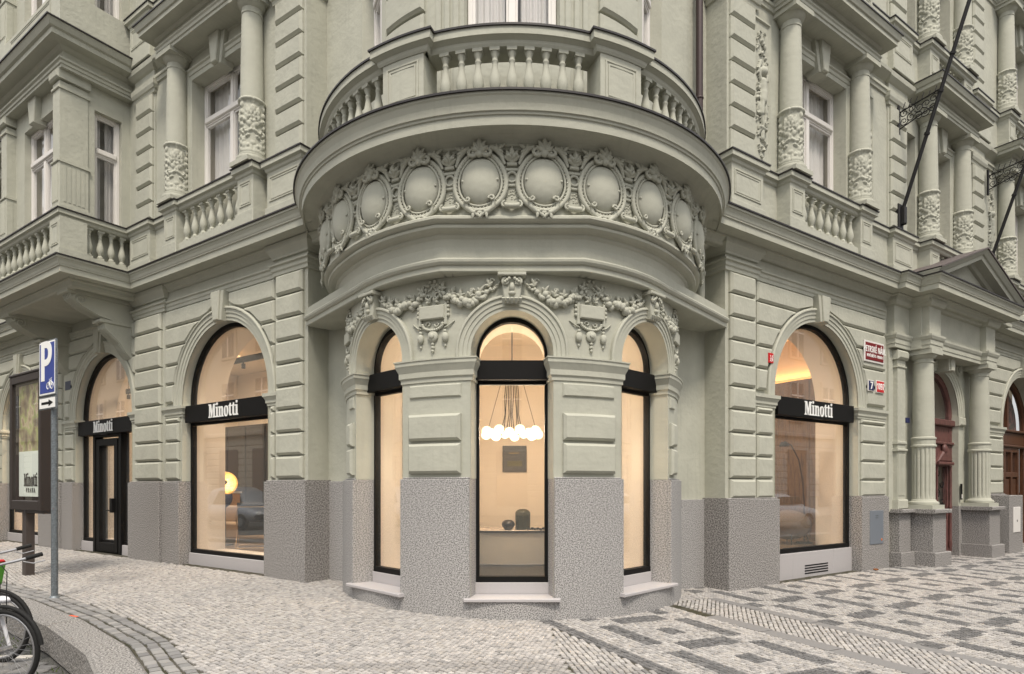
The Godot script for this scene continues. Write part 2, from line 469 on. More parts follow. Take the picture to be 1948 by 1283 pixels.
const GLAZ := [0.0, -.006, -.022, -.028]
func glaze(m: M, x0: float, x1: float, y0: float, y1: float, z: float):
	for g in GLAZ: m.q(Vector3(x0, y0, z + g), Vector3(x1, y0, z + g), Vector3(x1, y1, z + g), Vector3(x0, y1, z + g))
func shop_window(S: Dictionary, uc: float, R: float, sp: float, yb: float, zf: float, split: float, parent: Node = null):
	if parent == null: parent = bld
	var xc: float = S.s * uc
	var m := M.new()
	var prof := [Vector2(.02, -.05), Vector2(.02, .035), Vector2(-.055, .035), Vector2(-.055, -.05)]
	m.sweep(prof, arch_path(xc, R, sp, yb, zf), Vector3(0, 0, 1))
	m.box(xc - R, xc + R, yb, yb + .07, zf - .05, zf + .04)
	m.box(xc - R + .05, xc + R - .05, split - .04, split + .03, zf - .04, zf + .02)
	var w := part("shop_window", m, mt.frame_black, parent, S.t)
	m = M.new()
	glaze(m, xc - R + .04, xc + R - .04, yb + .06, split - .03, zf - .008)
	part("pane", m, mt.glass, w)
	m = M.new()
	for g in GLAZ: arch_fill(m, xc, R - .04, sp, split + .02, zf - .009 + g)
	part("pane", m, mt.glass, w)
	return w
func reveal(S: Dictionary, uc: float, R: float, sp: float, yb: float, z0: float, z1: float):
	var m := M.new(); var xc: float = S.s * uc
	m.sweep([Vector2(0, z1), Vector2(0, z0)], arch_path(xc, R, sp, yb, 0.0), Vector3(0, 0, 1))
	part("window_reveal", m, mt.reveal, bld, S.t)
	m = M.new(); m.q(Vector3(xc - R, yb, z1), Vector3(xc + R, yb, z1), Vector3(xc + R, yb, z0), Vector3(xc - R, yb, z0))
	part("inner_sill", m, mt.reveal, bld, S.t)

const CORN := [Vector2(-.1, 5.13), Vector2(.0, 5.13), Vector2(.025, 5.15), Vector2(.03, 5.18), Vector2(.07, 5.225), Vector2(.10, 5.235), Vector2(.10, 5.262), Vector2(.29, 5.275), Vector2(.29, 5.262), Vector2(.305, 5.262), Vector2(.305, 5.36), Vector2(.325, 5.37), Vector2(.325, 5.385), Vector2(.335, 5.40), Vector2(.345, 5.44), Vector2(.37, 5.485), Vector2(.385, 5.49), Vector2(.385, 5.525)]
const FLSH := [Vector2(.36, 5.524), Vector2(.405, 5.522), Vector2(.405, 5.545), Vector2(.385, 5.55), Vector2(-.02, 5.59)]
const STRG := [Vector2(0, 4.78), Vector2(.025, 4.79), Vector2(.025, 4.84), Vector2(.04, 4.86), Vector2(.04, 4.91), Vector2(.065, 4.925), Vector2(.065, 4.95), Vector2(0, 4.96)]
func vp(pts: Array) -> Array:
	var r := []
	for p in pts: r.append(Vector3(p[0], 0, p[1]))
	return r
func lift(prof: Array, y: float) -> Array:
	var r := []
	for p in prof: r.append(Vector2(p.x, p.y + y))
	return r

# ---------------------------------------------------------------- balusters, columns
func baluster_mesh() -> ArrayMesh:
	if mesh_cache.has("bal"): return mesh_cache.bal
	var m := M.new()
	m.box(-.052, .052, 0, .05, -.052, .052)
	m.box(-.055, .055, .53, .575, -.055, .055)
	m.lathe([Vector2(.045, .05), Vector2(.05, .065), Vector2(.04, .085), Vector2(.03, .095), Vector2(.034, .11), Vector2(.052, .15), Vector2(.062, .2), Vector2(.058, .25), Vector2(.045, .31), Vector2(.034, .37), Vector2(.029, .42), Vector2(.036, .432), Vector2(.036, .445), Vector2(.028, .455), Vector2(.03, .475), Vector2(.042, .5), Vector2(.05, .53)], 14)
	mesh_cache.bal = m.mesh()
	return mesh_cache.bal
func ornament_mesh() -> ArrayMesh: # carved drum of a column: foliage in low relief, mirrored left and right
	if mesh_cache.has("orn"): return mesh_cache.orn
	var rng := RandomNumberGenerator.new(); rng.seed = 77
	var blobs := []
	for k in 46:
		var a := rng.randf_range(0.02, 0.5); var y := rng.randf_range(.03, .87)
		blobs.append([a, y, rng.randf_range(.018, .05), rng.randf_range(.02, .06), rng.randf_range(.016, .036)])
	for k in 9: blobs.append([0.0, .06 + k * .1, .03, .05, .04])
	for k in 8: blobs.append([.06 + k * .055, .04, .03, .05, .03]); blobs.append([.06 + k * .055, .86, .03, .035, .045])
	for k in 7: blobs.append([.08 + k * .06, .32 + .06 * sin(k * 1.4), .03, .025, .034]); blobs.append([.08 + k * .06, .56 - .06 * sin(k * 1.2), .03, .025, .03])
	var hf := func(t: float, y: float) -> float:
		var tt := fposmod(t * 3.0, 1.0)
		var a := minf(tt, 1.0 - tt)
		var h := .004
		for b in blobs:
			var dx: float = (a - b[0]) * .42 / b[2]; var dy: float = (y - b[1]) / b[3]
			var d := dx * dx + dy * dy
			if d < 1.0: h = maxf(h, b[4] * sqrt(1.0 - d))
		return h
	var m := M.new()
	m.grid(96, 64, func(u, w):
		var y: float = w * .9
		var r: float = .168 + hf.call(u, y)
		return Vector3(sin(u * TAU) * r, y, cos(u * TAU) * r))
	mesh_cache.orn = m.mesh()
	return mesh_cache.orn
func column(S: Dictionary, u: float, z: float, yb: float, carved := true):
	var key := "col%s" % carved
	if not mesh_cache.has(key):
		var m := M.new()
		m.lathe([Vector2(.175, 1.0), Vector2(.172, 1.5), Vector2(.155, 2.40), Vector2(.165, 2.405), Vector2(.165, 2.43), Vector2(.155, 2.435), Vector2(.155, 2.5)], 24)
		mesh_cache[key] = m.mesh()
		m = M.new()
		m.box(-.24, .24, 0, .07, -.24, .24)
		m.lathe([Vector2(.235, .07), Vector2(.245, .1), Vector2(.235, .13), Vector2(.205, .14), Vector2(.2, .155), Vector2(.205, .165), Vector2(.2, .185), Vector2(.18, .19)], 24)
		mesh_cache.colbase = m.mesh()
		m = M.new()
		m.lathe([Vector2(.155, 2.5), Vector2(.17, 2.51), Vector2(.215, 2.57), Vector2(.225, 2.59)], 24)
		m.box(-.25, .25, 2.59, 2.67, -.25, .25)
		mesh_cache.colcap = m.mesh()
	var c := part("column", mesh_cache[key], mt.plaster, bld, S.t * TR(S.s * u, yb, z))
	part("column_base", mesh_cache.colbase, mt.plaster, c)
	part("carved_drum", ornament_mesh(), mt.plaster, c, TR(0, .17, 0))
	part("capital", mesh_cache.colcap, mt.plaster, c)
func panel_frame(m: M, x0: float, x1: float, y0: float, y1: float, z: float): # sunk moulded panel on a pedestal face
	for k in 2:
		var e := k * .035
		var p := [Vector3(x0 + e, y0 + e, z), Vector3(x1 - e, y0 + e, z), Vector3(x1 - e, y1 - e, z), Vector3(x0 + e, y1 - e, z)]
		m.sweep([Vector2(.0, .0), Vector2(.0, .012 - k * .004), Vector2(-.016, .012 - k * .004), Vector2(-.022, 0)], p, Vector3(0, 0, 1), false, true)
func pedestal(S: Dictionary, u0: float, u1: float, z: float, y0: float, y1: float):
	var xs := xr(S, u0, u1); var m := M.new()
	m.box(xs[0], xs[1], y0, y1, 1.8, z)
	m.block(xs[0] - .03, xs[1] + .03, y0, y0 + .27, 1.8, z + .03, .012)
	panel_frame(m, xs[0] + .06, xs[1] - .06, y0 + .36, y1 - .1, z)
	part("pedestal", m, mt.plaster, bld, S.t)
const RAIL := [Vector2(-.06, 6.37), Vector2(.0, 6.37), Vector2(.02, 6.39), Vector2(.03, 6.43), Vector2(.07, 6.45), Vector2(.07, 6.525), Vector2(-.04, 6.53)]
const RAILF := [Vector2(.05, 6.526), Vector2(.085, 6.524), Vector2(.085, 6.545), Vector2(-.04, 6.56)]
func casement(S: Dictionary, x0: float, x1: float, y0: float, y1: float, z: float, cross: float, mull := true, t: Variant = null, dp := 1.7):
	var fr: Transform3D = S.t if t == null else t
	var m := M.new()
	var b := .06
	var bars := [[x0, x0 + b, y0, y1], [x1 - b, x1, y0, y1], [x0 + b, x1 - b, y0, y0 + b], [x0 + b, x1 - b, y1 - b, y1], [x0 + b, x1 - b, cross - .05, cross + .05]]
	var xm := (x0 + x1) * .5
	for r in bars: m.block(r[0], r[1], r[2], r[3], z - .06, z + .02, .006)
	m.block(x0 + b, x1 - b, cross - .02, cross + .08, z, z + .05, .012)
	if mull:
		m.block(xm - .045, xm + .045, y0 + b, cross - .05, z - .05, z + .032, .008)
		m.block(xm - .04, xm + .04, cross + .05, y1 - b, z - .05, z + .03, .008)
	var w := part("window", m, mt.white, bld, fr)
	var cols := [[x0 + b, xm - .04], [xm + .04, x1 - b]] if mull else [[x0 + b, x1 - b]]
	for c in cols:
		for r in [[y0 + b, cross - .05], [cross + .05, y1 - b]]:
			m = M.new()
			for e in [[c[0], c[0] + .03, r[0], r[1]], [c[1] - .03, c[1], r[0], r[1]], [c[0] + .03, c[1] - .03, r[0], r[0] + .03], [c[0] + .03, c[1] - .03, r[1] - .03, r[1]]]:
				m.box(e[0], e[1], e[2], e[3], z - .045, z + .004)
			part("sash", m, mt.white, w)
			m = M.new(); m.q(Vector3(c[0], r[0], z - .02), Vector3(c[1], r[0], z - .02), Vector3(c[1], r[1], z - .02), Vector3(c[0], r[1], z - .02))
			part("pane", m, mt.glass, w)
	m = M.new()
	for h in [[x0 + .03, lerpf(x0, x1, .42)], [lerpf(x0, x1, .6), x1 - .03]]:
		m.grid(40, 1, func(u, v): return Vector3(lerpf(h[0], h[1], u), lerpf(y0, y1, v), z - .17 + .018 * sin(u * 34.0) + .01 * sin(u * 13.0)))
	part("curtain", m, mt.curtain, w)
	m = M.new()
	m.box(x0 - .02, x1 + .02, y0 - .02, y1 + .02, z - dp - .05, z - dp); m.box(x0 - .05, x0 - .001, y0 - .02, y1 + .02, z - dp, z - .06); m.box(x1 + .001, x1 + .05, y0 - .02, y1 + .02, z - dp, z - .06)
	m.box(x0 - .05, x1 + .05, y1 + .001, y1 + .05, z - dp, z - .06); m.box(x0 - .05, x1 + .05, y0 - .05, y0 - .001, z - dp, z - .06)
	part("room", m, mt.room_dark, w)
	return w
func wall_rect(m: M, x0: float, x1: float, y0: float, y1: float, holes: Array, z: float, zin: float): # holes sorted by x: [xa, xb, ya, yb]
	var x := x0
	for h in holes:
		m.q(Vector3(x, y0, z), Vector3(h[0], y0, z), Vector3(h[0], y1, z), Vector3(x, y1, z))
		m.q(Vector3(h[0], y0, z), Vector3(h[1], y0, z), Vector3(h[1], h[2], z), Vector3(h[0], h[2], z))
		m.q(Vector3(h[0], h[3], z), Vector3(h[1], h[3], z), Vector3(h[1], y1, z), Vector3(h[0], y1, z))
		m.q(Vector3(h[0], h[2], z), Vector3(h[0], h[2], zin), Vector3(h[0], h[3], zin), Vector3(h[0], h[3], z))
		m.q(Vector3(h[1], h[2], zin), Vector3(h[1], h[2], z), Vector3(h[1], h[3], z), Vector3(h[1], h[3], zin))
		m.q(Vector3(h[0], h[3], zin), Vector3(h[1], h[3], zin), Vector3(h[1], h[3], z), Vector3(h[0], h[3], z))
		m.q(Vector3(h[0], h[2], z), Vector3(h[1], h[2], z), Vector3(h[1], h[2], zin), Vector3(h[0], h[2], zin))
		x = h[1]
	m.q(Vector3(x, y0, z), Vector3(x1, y0, z), Vector3(x1, y1, z), Vector3(x, y1, z))
# an upper-floor window bay between two columns; yo lifts it by whole storeys
func upper_bay(S: Dictionary, uc: float, hc: float, hw: float, yo: float, balus := true):
	var xc: float = S.s * uc; var t: Transform3D = S.t * TR(0, yo, 0); var T := {t = t, s = S.s}
	for sd in [-1, 1]:
		column(T, uc + sd * hc, 2.0, 6.55)
		pedestal(T, uc + sd * hc - .21, uc + sd * hc + .21, 2.12, 5.56, 6.4)
	casement(T, xc - hw, xc + hw, 6.62, 8.79, 1.62, 8.1)
	var m := M.new()
	var p := [Vector3(xc + hw, 6.56, 1.85), Vector3(xc + hw, 8.79, 1.85), Vector3(xc - hw, 8.79, 1.85), Vector3(xc - hw, 6.56, 1.85)]
	m.sweep([Vector2(.2, 0), Vector2(.2, .055), Vector2(.17, .06), Vector2(.15, .035), Vector2(.09, .035), Vector2(.08, .02), Vector2(0, .02), Vector2(0, 0)], p, Vector3(0, 0, 1))
	part("architrave", m, mt.plaster, bld, t)
	m = M.new()
	m.eblock([[8.70, xc - .13, xc + .13], [9.22, xc - .25, xc + .25]], 1.7, 1.93, .01)
	m.eblock([[8.72, xc - .075, xc + .075], [9.22, xc - .15, xc + .15]], 1.9, 1.99, .012)
	part("keystone", m, mt.plaster, bld, t)
	if balus:
		var k := 7
		var w := hc * 2 - .42
		for i in k: part("baluster", baluster_mesh(), mt.plaster, bld, t * TR(xc + (i - (k - 1) * .5) * w / (k + .1), 5.80, 2.0))
		m = M.new(); m.box(xc - w * .5, xc + w * .5, 5.5, 5.80, 1.8, 2.09)
		part("plinth_course", m, mt.plaster, bld, t)
	# projecting hood over the pair of columns
	m = M.new()
	var a := xc - hc - .3; var b := xc + hc + .3
	var q := vp([[a, 1.7], [a, 2.22], [b, 2.22], [b, 1.7]])
	m.sweep([Vector2(-.45, 9.22), Vector2(-.02, 9.22), Vector2(-.02, 9.27), Vector2(.0, 9.28), Vector2(.0, 9.33), Vector2(.02, 9.35), Vector2(.02, 9.37), Vector2(-.03, 9.375), Vector2(-.03, 9.47), Vector2(.0, 9.48), Vector2(.03, 9.52), Vector2(.2, 9.53), Vector2(.2, 9.60), Vector2(.225, 9.61), Vector2(.25, 9.67), Vector2(.26, 9.70), Vector2(-.4, 9.74)], q)
	part("hood_cornice", m, mt.plaster, bld, t)
	m = M.new(); m.sweep([Vector2(.245, 9.70), Vector2(.275, 9.698), Vector2(.275, 9.72), Vector2(-.4, 9.765)], q)
	part("flashing", m, mt.flash, bld, t)
func rust_pier(S: Dictionary, u0: float, u1: float, yo: float): # rusticated pier of an upper floor with its pedestal
	var xs := xr(S, u0, u1); var t: Transform3D = S.t * TR(0, yo, 0); var m := M.new()
	m.box(xs[0], xs[1], 5.5, 9.25, 1.35, 1.87)
	var p := part("pilaster", m, mt.plaster, bld, t)
	var y := 6.62
	while y < 9.0:
		m = M.new(); m.block(xs[0] + .05, xs[1] - .05, y + .012, y + .345 - .012, 1.86, 1.94, .036)
		part("rusticated_block", m, mt.plaster, bld, t); y += .345
	pedestal({t = t, s = S.s}, u0 - .04, u1 + .04, 1.99, 5.56, 6.4)
	m = M.new()
	var q := vp([[xs[0], 1.5], [xs[0], 1.872], [xs[1], 1.872], [xs[1], 1.5]])
	m.sweep([Vector2(0, 9.03), Vector2(.03, 9.04), Vector2(.04, 9.1), Vector2(.06, 9.11), Vector2(.08, 9.17), Vector2(.085, 9.25), Vector2(.03, 9.26), Vector2(.03, 9.45), Vector2(.06, 9.47), Vector2(.12, 9.53), Vector2(.13, 9.60), Vector2(-.2, 9.63)], q)
	part("capital", m, mt.plaster, p)

# ---------------------------------------------------------------- the rounded corner bay
const RB := 2.45
func arcp(R: float, a0: float, a1: float, k: int) -> Array:
	var p := []
	for i in k + 1:
		var a := deg_to_rad(lerpf(a0, a1, float(i) / k))
		p.append(Vector3(R * sin(a), 0, R * cos(a)))
	return p
func facet(r0: float, ae: float) -> Array: # flat in front, bending round to the sides
	var p := []
	for i in 41:
		var d := lerpf(-ae, ae, i / 40.0); var k := absf(d)
		var r := r0 / cos(deg_to_rad(k)) if k < 17.5 else lerpf(r0 * 1.0485, r0, clampf((k - 17.5) / 32.5, 0, 1))
		var a := deg_to_rad(d)
		p.append(Vector3(r * sin(a), 0, r * cos(a)))
	return p
func bentp(called: String, m: M, mat: Material, R := RB, parent: Node = null) -> MeshInstance3D:
	m.bend(R)
	return part(called, m, mat, bld if parent == null else parent)
func xpath(x0: float, x1: float, z: float, back := .12) -> Array: # finely divided so that it can be bent
	var p := [Vector3(x0, 0, z - back)]
	var k := maxi(2, int((x1 - x0) / .07))
	for i in k + 1: p.append(Vector3(lerpf(x0, x1, float(i) / k), 0, z))
	p.append(Vector3(x1, 0, z - back))
	return p
func garland(x0: float, x1: float, y: float, sag: float, seed: int) -> M:
	var m := M.new(); var rng := RandomNumberGenerator.new(); rng.seed = seed
	for i in 44:
		var t := i / 43.0
		var f := 4.0 * t * (1.0 - t)
		var c := Vector3(lerpf(x0, x1, t), y - sag * f, RB + .02)
		var r := lerpf(.012, .042, pow(f, 1.5)) * rng.randf_range(.8, 1.15)
		c += Vector3(rng.randf_range(-.01, .01), rng.randf_range(-1, 1) * .045 * f, rng.randf_range(0, .03) * f)
		m.ell(c, Vector3(r, r * rng.randf_range(.9, 1.2), r), 8, 6)
	for k in 6: # leaves and ribbon ends above the fruit
		var t := .14 + k * .145
		var f := 4.0 * t * (1.0 - t)
		var c := Vector3(lerpf(x0, x1, t), y - sag * f + .055, RB + .01)
		m.leaf(c, rng.randf_range(.3, 2.8), .1, .07, .025, 3)
		if k % 2 == 0: m.spiral(c + Vector3(.02, .06, .015), .032, .8, 0.0, 1.0 if k < 3 else -1.0, .011, 10)
	return m
func console_key(xc: float) -> M:
	var m := M.new(); var z := RB
	m.eblock([[3.56, xc - .085, xc + .085], [3.84, xc - .115, xc + .115]], z - .25, z + .10, .012)
	m.block(xc - .15, xc + .15, 3.84, 3.88, z - .2, z + .15, .008)
	for s in [-1, 1]:
		m.spiral(Vector3(xc + s * .065, 3.78, z + .11), .042, 1.3, PI / 2, -s, .016)
		for k in 3: m.ell(Vector3(xc + s * (.03 + k * .022), 3.81 - k * .018, z + .125), Vector3(.018, .02, .018))
	m.ell(Vector3(xc, 3.72, z + .11), Vector3(.03, .05, .03)); m.ell(Vector3(xc, 3.655, z + .1), Vector3(.04, .03, .03))
	for k in 5: m.tube([Vector3(xc - .09 + k * .045, 3.55, z + .08), Vector3(xc - .09 + k * .045, 3.60, z + .115)], .02, 6)
	return m
func trophy(xc: float) -> M:
	var m := M.new(); var z := RB
	m.block(xc - .155, xc + .155, 3.43, 3.585, z - .01, z + .055, .01)
	for s in [-1, 1]: m.block(xc + s * .165 - .018, xc + s * .165 + .018, 3.36, 3.62, z - .01, z + .03, .006)
	for s in [-1, 1]:
		for k in 6: m.ell(Vector3(xc + s * (.03 + k * .03), 3.87 - k * .045, z + .012), Vector3(.024, .022, .022), 7, 5)
		m.spiral(Vector3(xc + s * .06, 3.70, z + .015), .045, 1.1, 0.0, s, .013, 12)
		m.leaf(Vector3(xc + s * .03, 3.63, z + .01), PI / 2 - s * .8, .09, .06, .03, 3)
		for k in 4: m.ell(Vector3(xc + s * .195, 3.62 - k * .05, z + .012), Vector3(.02, .024, .02), 7, 5)
		m.tube([Vector3(xc + s * .15, 3.33, z + .01), Vector3(xc + s * .2, 3.345, z + .02), Vector3(xc + s * .27, 3.40, z + .008)], .009, 5)
		m.ell(Vector3(xc + s * .16, 3.215, z + .02), Vector3(.042, .06, .035)); m.ell(Vector3(xc + s * .16, 3.285, z + .02), Vector3(.022, .02, .02))
		m.ell(Vector3(xc + s * .16, 3.12, z + .012), Vector3(.014, .02, .014), 6, 5)
	for k in 15: # wreath below the plaque
		var a := PI + PI * k / 14.0
		m.ell(Vector3(xc + .13 * cos(a), 3.375 + .07 * sin(a), z + .02), Vector3(.02, .018, .02), 7, 5)
	for s in [-1, 1]: m.spiral(Vector3(xc + s * .055, 3.375, z + .01), .035, .9, PI, s, .012, 10)
	m.ell(Vector3(xc, 3.235, z + .015), Vector3(.07, .07, .03), 12, 6); m.ell(Vector3(xc, 3.235, z + .04), Vector3(.035, .035, .02))
	for k in 3: m.ell(Vector3(xc, 3.145 - k * .04, z + .015), Vector3(.02 + .006 * (k % 2), .02, .02), 7, 5)
	return m
func cartouche_parts():
	var m := M.new(); var y0 := 4.80; var z := 2.73
	var ring := []; var r2 := []
	for i in 40:
		var a := TAU * i / 40
		var nar := 1.0 - .10 * sin(a)
		ring.append(Vector3(.245 * cos(a) * nar, y0 + .29 * sin(a), z + .035)); r2.append(Vector3(.205 * cos(a) * nar, y0 + .25 * sin(a), z + .045))
	m.tube(ring, .024, 8, Vector3.ZERO, true)
	m.tube(r2, .012, 6, Vector3.ZERO, true)
	for i in 44:
		var a := TAU * i / 44
		m.ell(Vector3(.225 * cos(a) * (1.0 - .1 * sin(a)), y0 + .27 * sin(a), z + .045), Vector3(.010, .010, .012), 6, 4)
	for s in [-1, 1]:
		m.spiral(Vector3(s * .07, y0 + .275, z + .075), .052, 1.5, PI / 2 + s * .4, s, .022)
		m.tube([Vector3(s * .09, y0 + .32, z + .07), Vector3(s * .15, y0 + .31, z + .055), Vector3(s * .2, y0 + .25, z + .05), Vector3(s * .235, y0 + .16, z + .04)], [.022, .03, .024, .014], 6)
		m.leaf(Vector3(s * .16, y0 + .29, z + .05), PI / 2 - s * .9, .1, .07, .02, 3)
		m.spiral(Vector3(s * .115, y0 - .19, z + .08), .03, 1.1, PI, -s, .014, 12)
		m.tube([Vector3(s * .13, y0 - .2, z + .06), Vector3(s * .13, y0 - .26, z + .05), Vector3(s * .07, y0 - .31, z + .05), Vector3(0, y0 - .325, z + .05)], [.016, .026, .026, .03], 6)
		m.leaf(Vector3(s * .06, y0 - .31, z + .05), PI / 2 + s * 2.3, .1, .06, .02, 3)
		m.ell(Vector3(s * .165, y0 + .0, z + .06), Vector3(.016, .016, .016), 7, 5)
	m.leaf(Vector3(0, y0 + .27, z + .07), PI / 2, .15, .1, .03, 5)
	m.ell(Vector3(0, y0 + .255, z + .085), Vector3(.035, .04, .035))
	for k in m.v.size(): m.v[k] = Vector3(m.v[k].x * 1.13, y0 + (m.v[k].y - y0) * 1.08, m.v[k].z)
	m.bend(2.73)
	var sh := M.new()
	sh.ell(Vector3(0, y0, z + .005), Vector3(.198, .243, .105), 28, 16)
	var r3 := []
	for i in 40:
		var a := TAU * i / 40
		r3.append(Vector3(.138 * cos(a) * (1.0 - .1 * sin(a)), y0 + .01 + .175 * sin(a), z + .069))
	sh.tube(r3, .008, 5, Vector3.ZERO, true)
	for k in sh.v.size(): sh.v[k] = Vector3(sh.v[k].x * 1.13, y0 + (sh.v[k].y - y0) * 1.10, sh.v[k].z)
	sh.bend(2.73)
	var lk := M.new(); var lx := 0.0
	lk.leaf(Vector3(lx, 5.0, z + .03), PI / 2, .16, .11, .03, 5); lk.leaf(Vector3(lx, 5.02, z + .04), PI / 2, .12, .09, .05, 3)
	lk.block(-.055, .055, 4.96, 5.0, z - .01, z + .045, .008)
	var rg := []
	for i in 20: rg.append(Vector3(.052 * cos(TAU * i / 20), 4.84 + .052 * sin(TAU * i / 20), z + .025))
	lk.tube(rg, .015, 6, Vector3.ZERO, true)
	lk.block(-.1, .1, 4.74, 4.775, z - .01, z + .03, .008); lk.block(-.1, .1, 4.905, 4.94, z - .01, z + .03, .008)
	for s in [-1, 1]:
		lk.tube([Vector3(s * .085, 4.96, z + .01), Vector3(s * .075, 4.84, z + .015), Vector3(s * .085, 4.74, z + .01), Vector3(s * .12, 4.6, z + .01)], .018, 6)
		lk.spiral(Vector3(s * .075, 4.54, z + .04), .038, 1.2, PI / 2, -s, .016, 12)
	lk.tube([Vector3(-.07, 4.53, z + .04), Vector3(0, 4.515, z + .06), Vector3(.07, 4.53, z + .04)], .03, 7)
	var rng := RandomNumberGenerator.new(); rng.seed = 4
	for k in 26: lk.ell(Vector3(rng.randf_range(-.08, .08), rng.randf_range(4.6, 4.72), z), Vector3(.013, .013, .014), 6, 4)
	lk.bend(2.73)
	return [m.mesh(), sh.mesh(), lk.mesh()]
func build_bay():
	var m := M.new()
	var W := [0.0, -1.886, 1.886]
	for w in W:
		m = M.new()
		var hr := .47 if w == 0.0 else .515
		var a: float = w - .943; var b: float = w + .943
		if w < 0: a = -3.72
		if w > 0: b = 3.72
		wall_arch(m, a, b, -0.3, 4.05, w, hr, 3.02, RB, .07)
		bentp("wall", m, mt.plaster)
		m = M.new(); m.sweep([Vector2(0, RB + .01), Vector2(0, 2.15)], arch_path(w, hr, 3.02, 1.59, 0.0), Vector3(0, 0, 1))
		bentp("jamb", m, mt.plaster)
		m = M.new(); m.sweep(scaled(ARCHP, .72, .8), arch_path(w, hr, 3.02, 2.97, RB), Vector3(0, 0, 1))
		bentp("arch_moulding", m, mt.plaster)
		bentp("keystone", console_key(w), mt.plaster)
		# window, sill, spandrel stones, in the window's own frame
		var ang: float = w / RB
		var F := {t = TR(0, 0, 0, ang), s = 1.0}
		var sw: Node = shop_window(F, 0.0, hr - .03, 3.05, .37, 2.13, 2.74)
		reveal(F, 0.0, hr - .055, 3.05, .36, 2.10, 1.58)
		m = M.new(); m.block(-hr - .005, hr + .005, 2.74, 2.965, 2.1, 2.27, .004)
		part("transom_box", m, mt.black, sw)
		m = M.new(); m.block(-hr - .075, hr + .075, .2, .238, 2.0, 2.515, .006)
		part("sill", m, mt.sill, bld, F.t)
		m = M.new(); m.block(-.46, .46, .238, .372, 1.95, 2.19, .004)
		part("sill_upstand", m, mt.sill, bld, F.t)
		m = M.new(); m.block(w - hr - .072, w + hr + .072, -.3, .2, 2.2, 2.497, .004, 12)
		bentp("granite_slab", m, mt.granite)
	# piers: granite, impost, blocks
	for s in [-1, 1]:
		for pr in [[.474, 1.368], [2.404, 3.62]]:
			var a: float = pr[0] if s > 0 else -pr[1]; var b: float = pr[1] if s > 0 else -pr[0]
			m = M.new(); m.block(a, b, -.3, 1.585, 2.15, 2.505, .006, 14)
			m.block(a + .004, b - .004, 1.585, 1.605, 2.15, 2.48, .012, 14)
			bentp("granite_slab", m, mt.granite)
			m = M.new(); var y := 2.97
			m.sweep([Vector2(0, y - .26), Vector2(.012, y - .26), Vector2(.012, y - .22), Vector2(.03, y - .2), Vector2(.03, y - .14), Vector2(.055, y - .08), Vector2(.065, y - .06), Vector2(.065, y - .02), Vector2(.075, y - .015), Vector2(.075, y), Vector2(-.02, y + .015)], xpath(a - .012, b + .012, RB, .32))
			bentp("impost", m, mt.plaster)
			var e := .11; var bb := b - e; var aa := a + e
			if pr[0] > 2: # the outer pier shows only a narrow strip of blocks
				aa = (a + .07) if s > 0 else (b - .3); bb = (a + .3) if s > 0 else (b - .07)
			for r in [[2.53, 2.68, .022], [2.03, 2.335, .062], [1.65, 1.995, .062]]:
				m = M.new(); m.block(aa, bb, r[0], r[1], RB - .02, RB + r[2], .014 if r[2] < .03 else .03, 10)
				bentp("rusticated_block", m, mt.plaster)
		# garlands and hanging trophies
		bentp("garland", garland(s * .14, s * .92, 3.80, .2, 21), mt.plaster)
		bentp("garland", garland(s * .95, s * 1.77, 3.79, .19, 22), mt.plaster)
		bentp("garland", garland(s * 2.05, s * 2.85, 3.77, .19, 23), mt.plaster)
		bentp("trophy", trophy(s * .935), mt.plaster)
		bentp("trophy", trophy(s * 2.72), mt.plaster)
	# lintel band: runs from corner pilaster to corner pilaster
	var PL := Vector3(-3.075, 0, .24); var PR := Vector3(3.25, 0, .134)
	var path := [PL]
	path.append_array(facet(2.53, 50)); path.append(PR)
	m = M.new()
	m.sweep([Vector2(-.95, 3.90), Vector2(-.01, 3.90), Vector2(0, 3.91), Vector2(0, 3.97), Vector2(.02, 3.975), Vector2(.04, 4.0), Vector2(.045, 4.025), Vector2(.03, 4.045), Vector2(-.008, 4.05), Vector2(-.01, 4.17), Vector2(-.9, 4.175)], path)
	part("lintel_band", m, mt.plaster, bld)
	m = M.new()
	m.sweep([Vector2(-.01, 4.02), Vector2(.0, 4.16), Vector2(.02, 4.24), Vector2(.04, 4.26), Vector2(.045, 4.285), Vector2(.10, 4.30), Vector2(.14, 4.32), Vector2(.145, 4.345), Vector2(.13, 4.36), Vector2(.17, 4.375), Vector2(.195, 4.395), Vector2(.195, 4.42), Vector2(.17, 4.44), Vector2(-.1, 4.47)], facet(2.56, 87))
	part("string_course", m, mt.plaster, bld)
	m = M.new(); m.sweep([Vector2(2.735, 4.39), Vector2(2.73, 5.16)], arcp(0.001, -92, 92, 56))
	part("frieze", m, mt.plaster, bld)
	m = M.new()
	m.sweep([Vector2(2.73, 5.13), Vector2(2.75, 5.135), Vector2(2.755, 5.16), Vector2(2.77, 5.165), Vector2(2.775, 5.19), Vector2(2.81, 5.225), Vector2(2.86, 5.25), Vector2(2.93, 5.262), Vector2(3.02, 5.262), Vector2(3.025, 5.24), Vector2(3.045, 5.235), Vector2(3.05, 5.33), Vector2(3.065, 5.335), Vector2(3.068, 5.36), Vector2(3.085, 5.365), Vector2(3.09, 5.39), Vector2(3.10, 5.43), Vector2(3.125, 5.49), Vector2(3.14, 5.505), Vector2(3.14, 5.53)], arcp(0.001, -86, 86, 60))
	part("balcony_cornice", m, mt.plaster, bld)
	m = M.new(); m.sweep([Vector2(3.12, 5.528), Vector2(3.162, 5.526), Vector2(3.162, 5.548), Vector2(3.14, 5.555), Vector2(2.0, 5.62)], arcp(0.001, -86, 86, 60))
	part("flashing", m, mt.flash, bld)
	# cartouche frieze
	var cp: Array = cartouche_parts()
